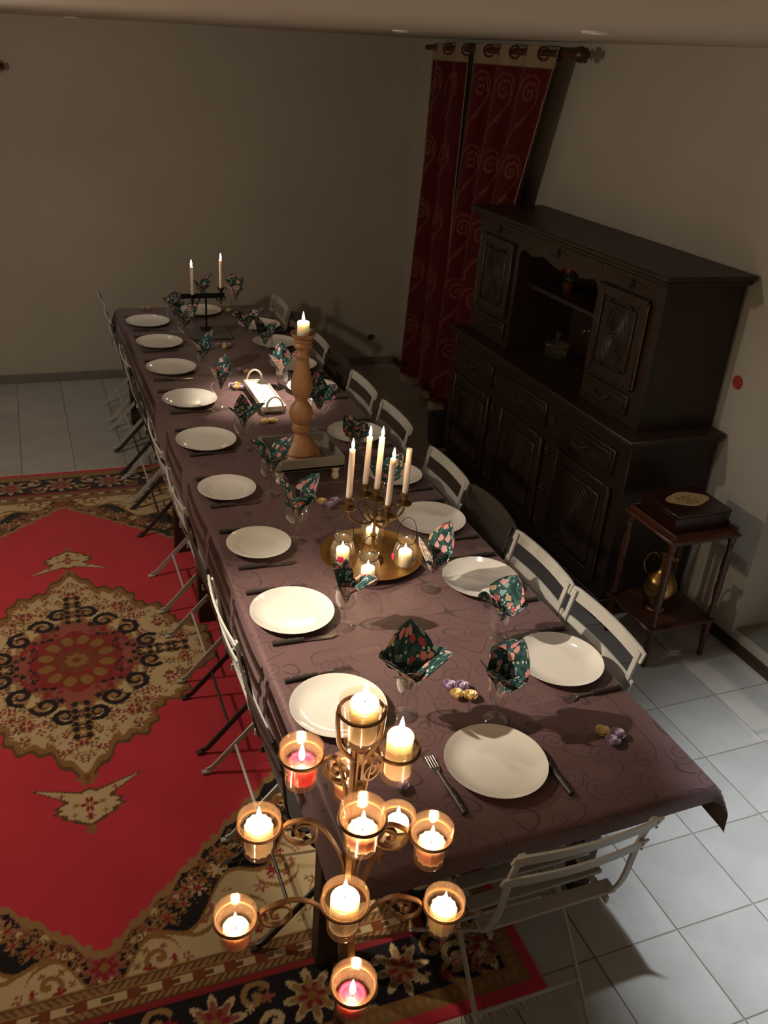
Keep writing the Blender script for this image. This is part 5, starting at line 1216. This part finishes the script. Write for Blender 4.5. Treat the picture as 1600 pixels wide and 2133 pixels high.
CRED = np.array((0.085, 0.006, 0.008)); CGOLD = np.array((0.17, 0.050, 0.032))
def curtain(name, label, y_top, y_bot, x_bot, z_bot, folds, ph, clothw, rings):
    nu, nv = 220, 260; res = 0.006
    # figure drawn in cloth coordinates (width clothw, height 2.3)
    H = 2.36; W_ = clothw; nxr, nyr = int(W_/res)+1, int(H/res)+1
    mask = np.zeros((nyr, nxr), np.float32)
    def dot(s, t_, r):
        i, j = int(s/res), int(t_/res); k = int(r/res)+1
        for jj in range(max(0, j-k), min(nyr, j+k+1)):
            for ii in range(max(0, i-k), min(nxr, i+k+1)):
                if math.hypot(ii*res-s, jj*res-t_) < r: mask[jj, ii] = 1
    col = 0; s0 = 0.10
    while s0 < W_:
        t0 = -0.10+(0.21 if col % 2 else 0.0)
        while t0 < H:
            for q in range(90):                 # scroll head
                a = -0.3+2*PI*1.55*q/90; r = 0.062*(1-q/105); dot(s0+r*math.cos(a), t0+0.12-r*math.sin(a), 0.0075)
            for q in range(70):                 # outer lash
                a = 0.1+PI*0.95*q/70; dot(s0-0.005+0.082*math.cos(a), t0+0.115-0.085*math.sin(a), 0.006)
            for q in range(70):                 # long stem
                u = q/69; dot(s0+0.075*math.cos(u*3.6)-0.01*u, t0+0.13+u*0.28, 0.0065)
            for q in range(25):
                u = q/24; dot(s0-0.05+0.06*u, t0+0.30-0.055*u*u, 0.005)
            t0 += 0.42
        s0 += 0.205; col += 1
    U_, V_ = np.meshgrid(np.linspace(0, 1, nu+1), np.linspace(0, 1, nv+1))
    ye0 = y_top[0]+(y_bot[0]-y_top[0])*V_; ye1 = y_top[1]+(y_bot[1]-y_top[1])*np.clip(V_/0.34, 0, 1)
    yy = ye0+(ye1-ye0)*U_
    top = RODZ+0.032
    zz = top+(z_bot-top)*V_
    amp = 0.036+0.018*V_
    wave = np.sin(2*PI*folds*U_+ph+0.5*np.sin(V_*2.0))
    xx = RODX+V_**1.5*(x_bot-RODX)+amp*wave+0.010*np.sin(2*PI*folds*2.3*U_+V_*4)*V_
    yy = yy+0.020*np.sin(4*PI*folds*U_+2*ph)*0.6
    co = np.stack([xx, yy, zz], -1)
    me = grid_mesh(name, co, nu+1, nv+1, M['curtain'])
    si = np.clip((U_*W_/res).astype(int), 0, nxr-1); ti = np.clip((V_*H/res).astype(int), 0, nyr-1)
    m = mask[ti, si][..., None]
    col_ = CRED*(1-m)+CGOLD*m
    band = (zz > top-0.108)[..., None] | (V_ > 0.975)[..., None] | ((U_ < 0.012) | (U_ > 0.988))[..., None]
    col_ = np.where(band, np.array((0.30, 0.225, 0.145)), col_)
    set_col(me, col_.reshape(-1, 3))
    t = thing('curtain', label, 'curtain', (0, 0, 0), group='red scroll patterned curtains')
    t.location = (RODX, (y_top[0]+y_top[1])/2, 0)
    o = obj('drape', me, t, (-t.location.x, -t.location.y, 0))
    k = 0
    for q in range(int(folds*2)+1):            # eyelets where the band crosses the rod
        u = (q*PI-ph)/(2*PI*folds)
        if not 0.01 < u < 0.99: continue
        y = y_top[0]+(y_top[1]-y_top[0])*u
        tr = MB().tube([(0.032*math.cos(i*PI/10), 0, 0.032*math.sin(i*PI/10)) for i in range(20)], 0.0055, 8, True).mesh('eyelet_ring', M['rod_wood'])
        obj('eyelet_ring', tr, t, (0, y-t.location.y, RODZ-0.004), 0.55 if q % 2 else -0.55)
curtain('curtain_left', 'narrow red curtain panel with scrolls closest to the room corner', (5.50, 4.93), (5.62, 4.95), 2.69, 0.06, 2.0, 0.4, 0.9, 0)
curtain('curtain_right', 'wide red curtain panel with scrolls partly behind the sideboard', (4.90, 3.76), (4.92, 3.990), 2.665, 0.055, 3.5, 1.2, 1.45, 0)
t = thing('waste_bin', 'small charcoal bin on the floor between the curtain hem and the sideboard', 'bin', (2.47, 4.27, 0))
wb = lambda z, s_: [(-0.085*s_, -0.07*s_, z), (0.085*s_, -0.07*s_, z), (0.085*s_, 0.07*s_, z), (-0.085*s_, 0.07*s_, z)]
b = MB().add(wb(0, 0.82)+wb(0.22, 1.0)+wb(0.22, 0.95)+wb(0.012, 0.78), [(3, 2, 1, 0), (0, 1, 5, 4), (1, 2, 6, 5), (2, 3, 7, 6), (3, 0, 4, 7), (4, 5, 9, 8), (5, 6, 10, 9), (6, 7, 11, 10), (7, 4, 8, 11), (9, 13, 12, 8), (10, 14, 13, 9), (11, 15, 14, 10), (8, 12, 15, 11), (12, 13, 14, 15)])
obj('tub', b.mesh('bin_tub', M['basket'], smooth=False), t)
obj('rim', MB().tube([(0.088, -0.073, 0.222), (0.088, 0.073, 0.222), (-0.088, 0.073, 0.222), (-0.088, -0.073, 0.222)], 0.005, 8, True).mesh('bin_rim', M['basket']), t)
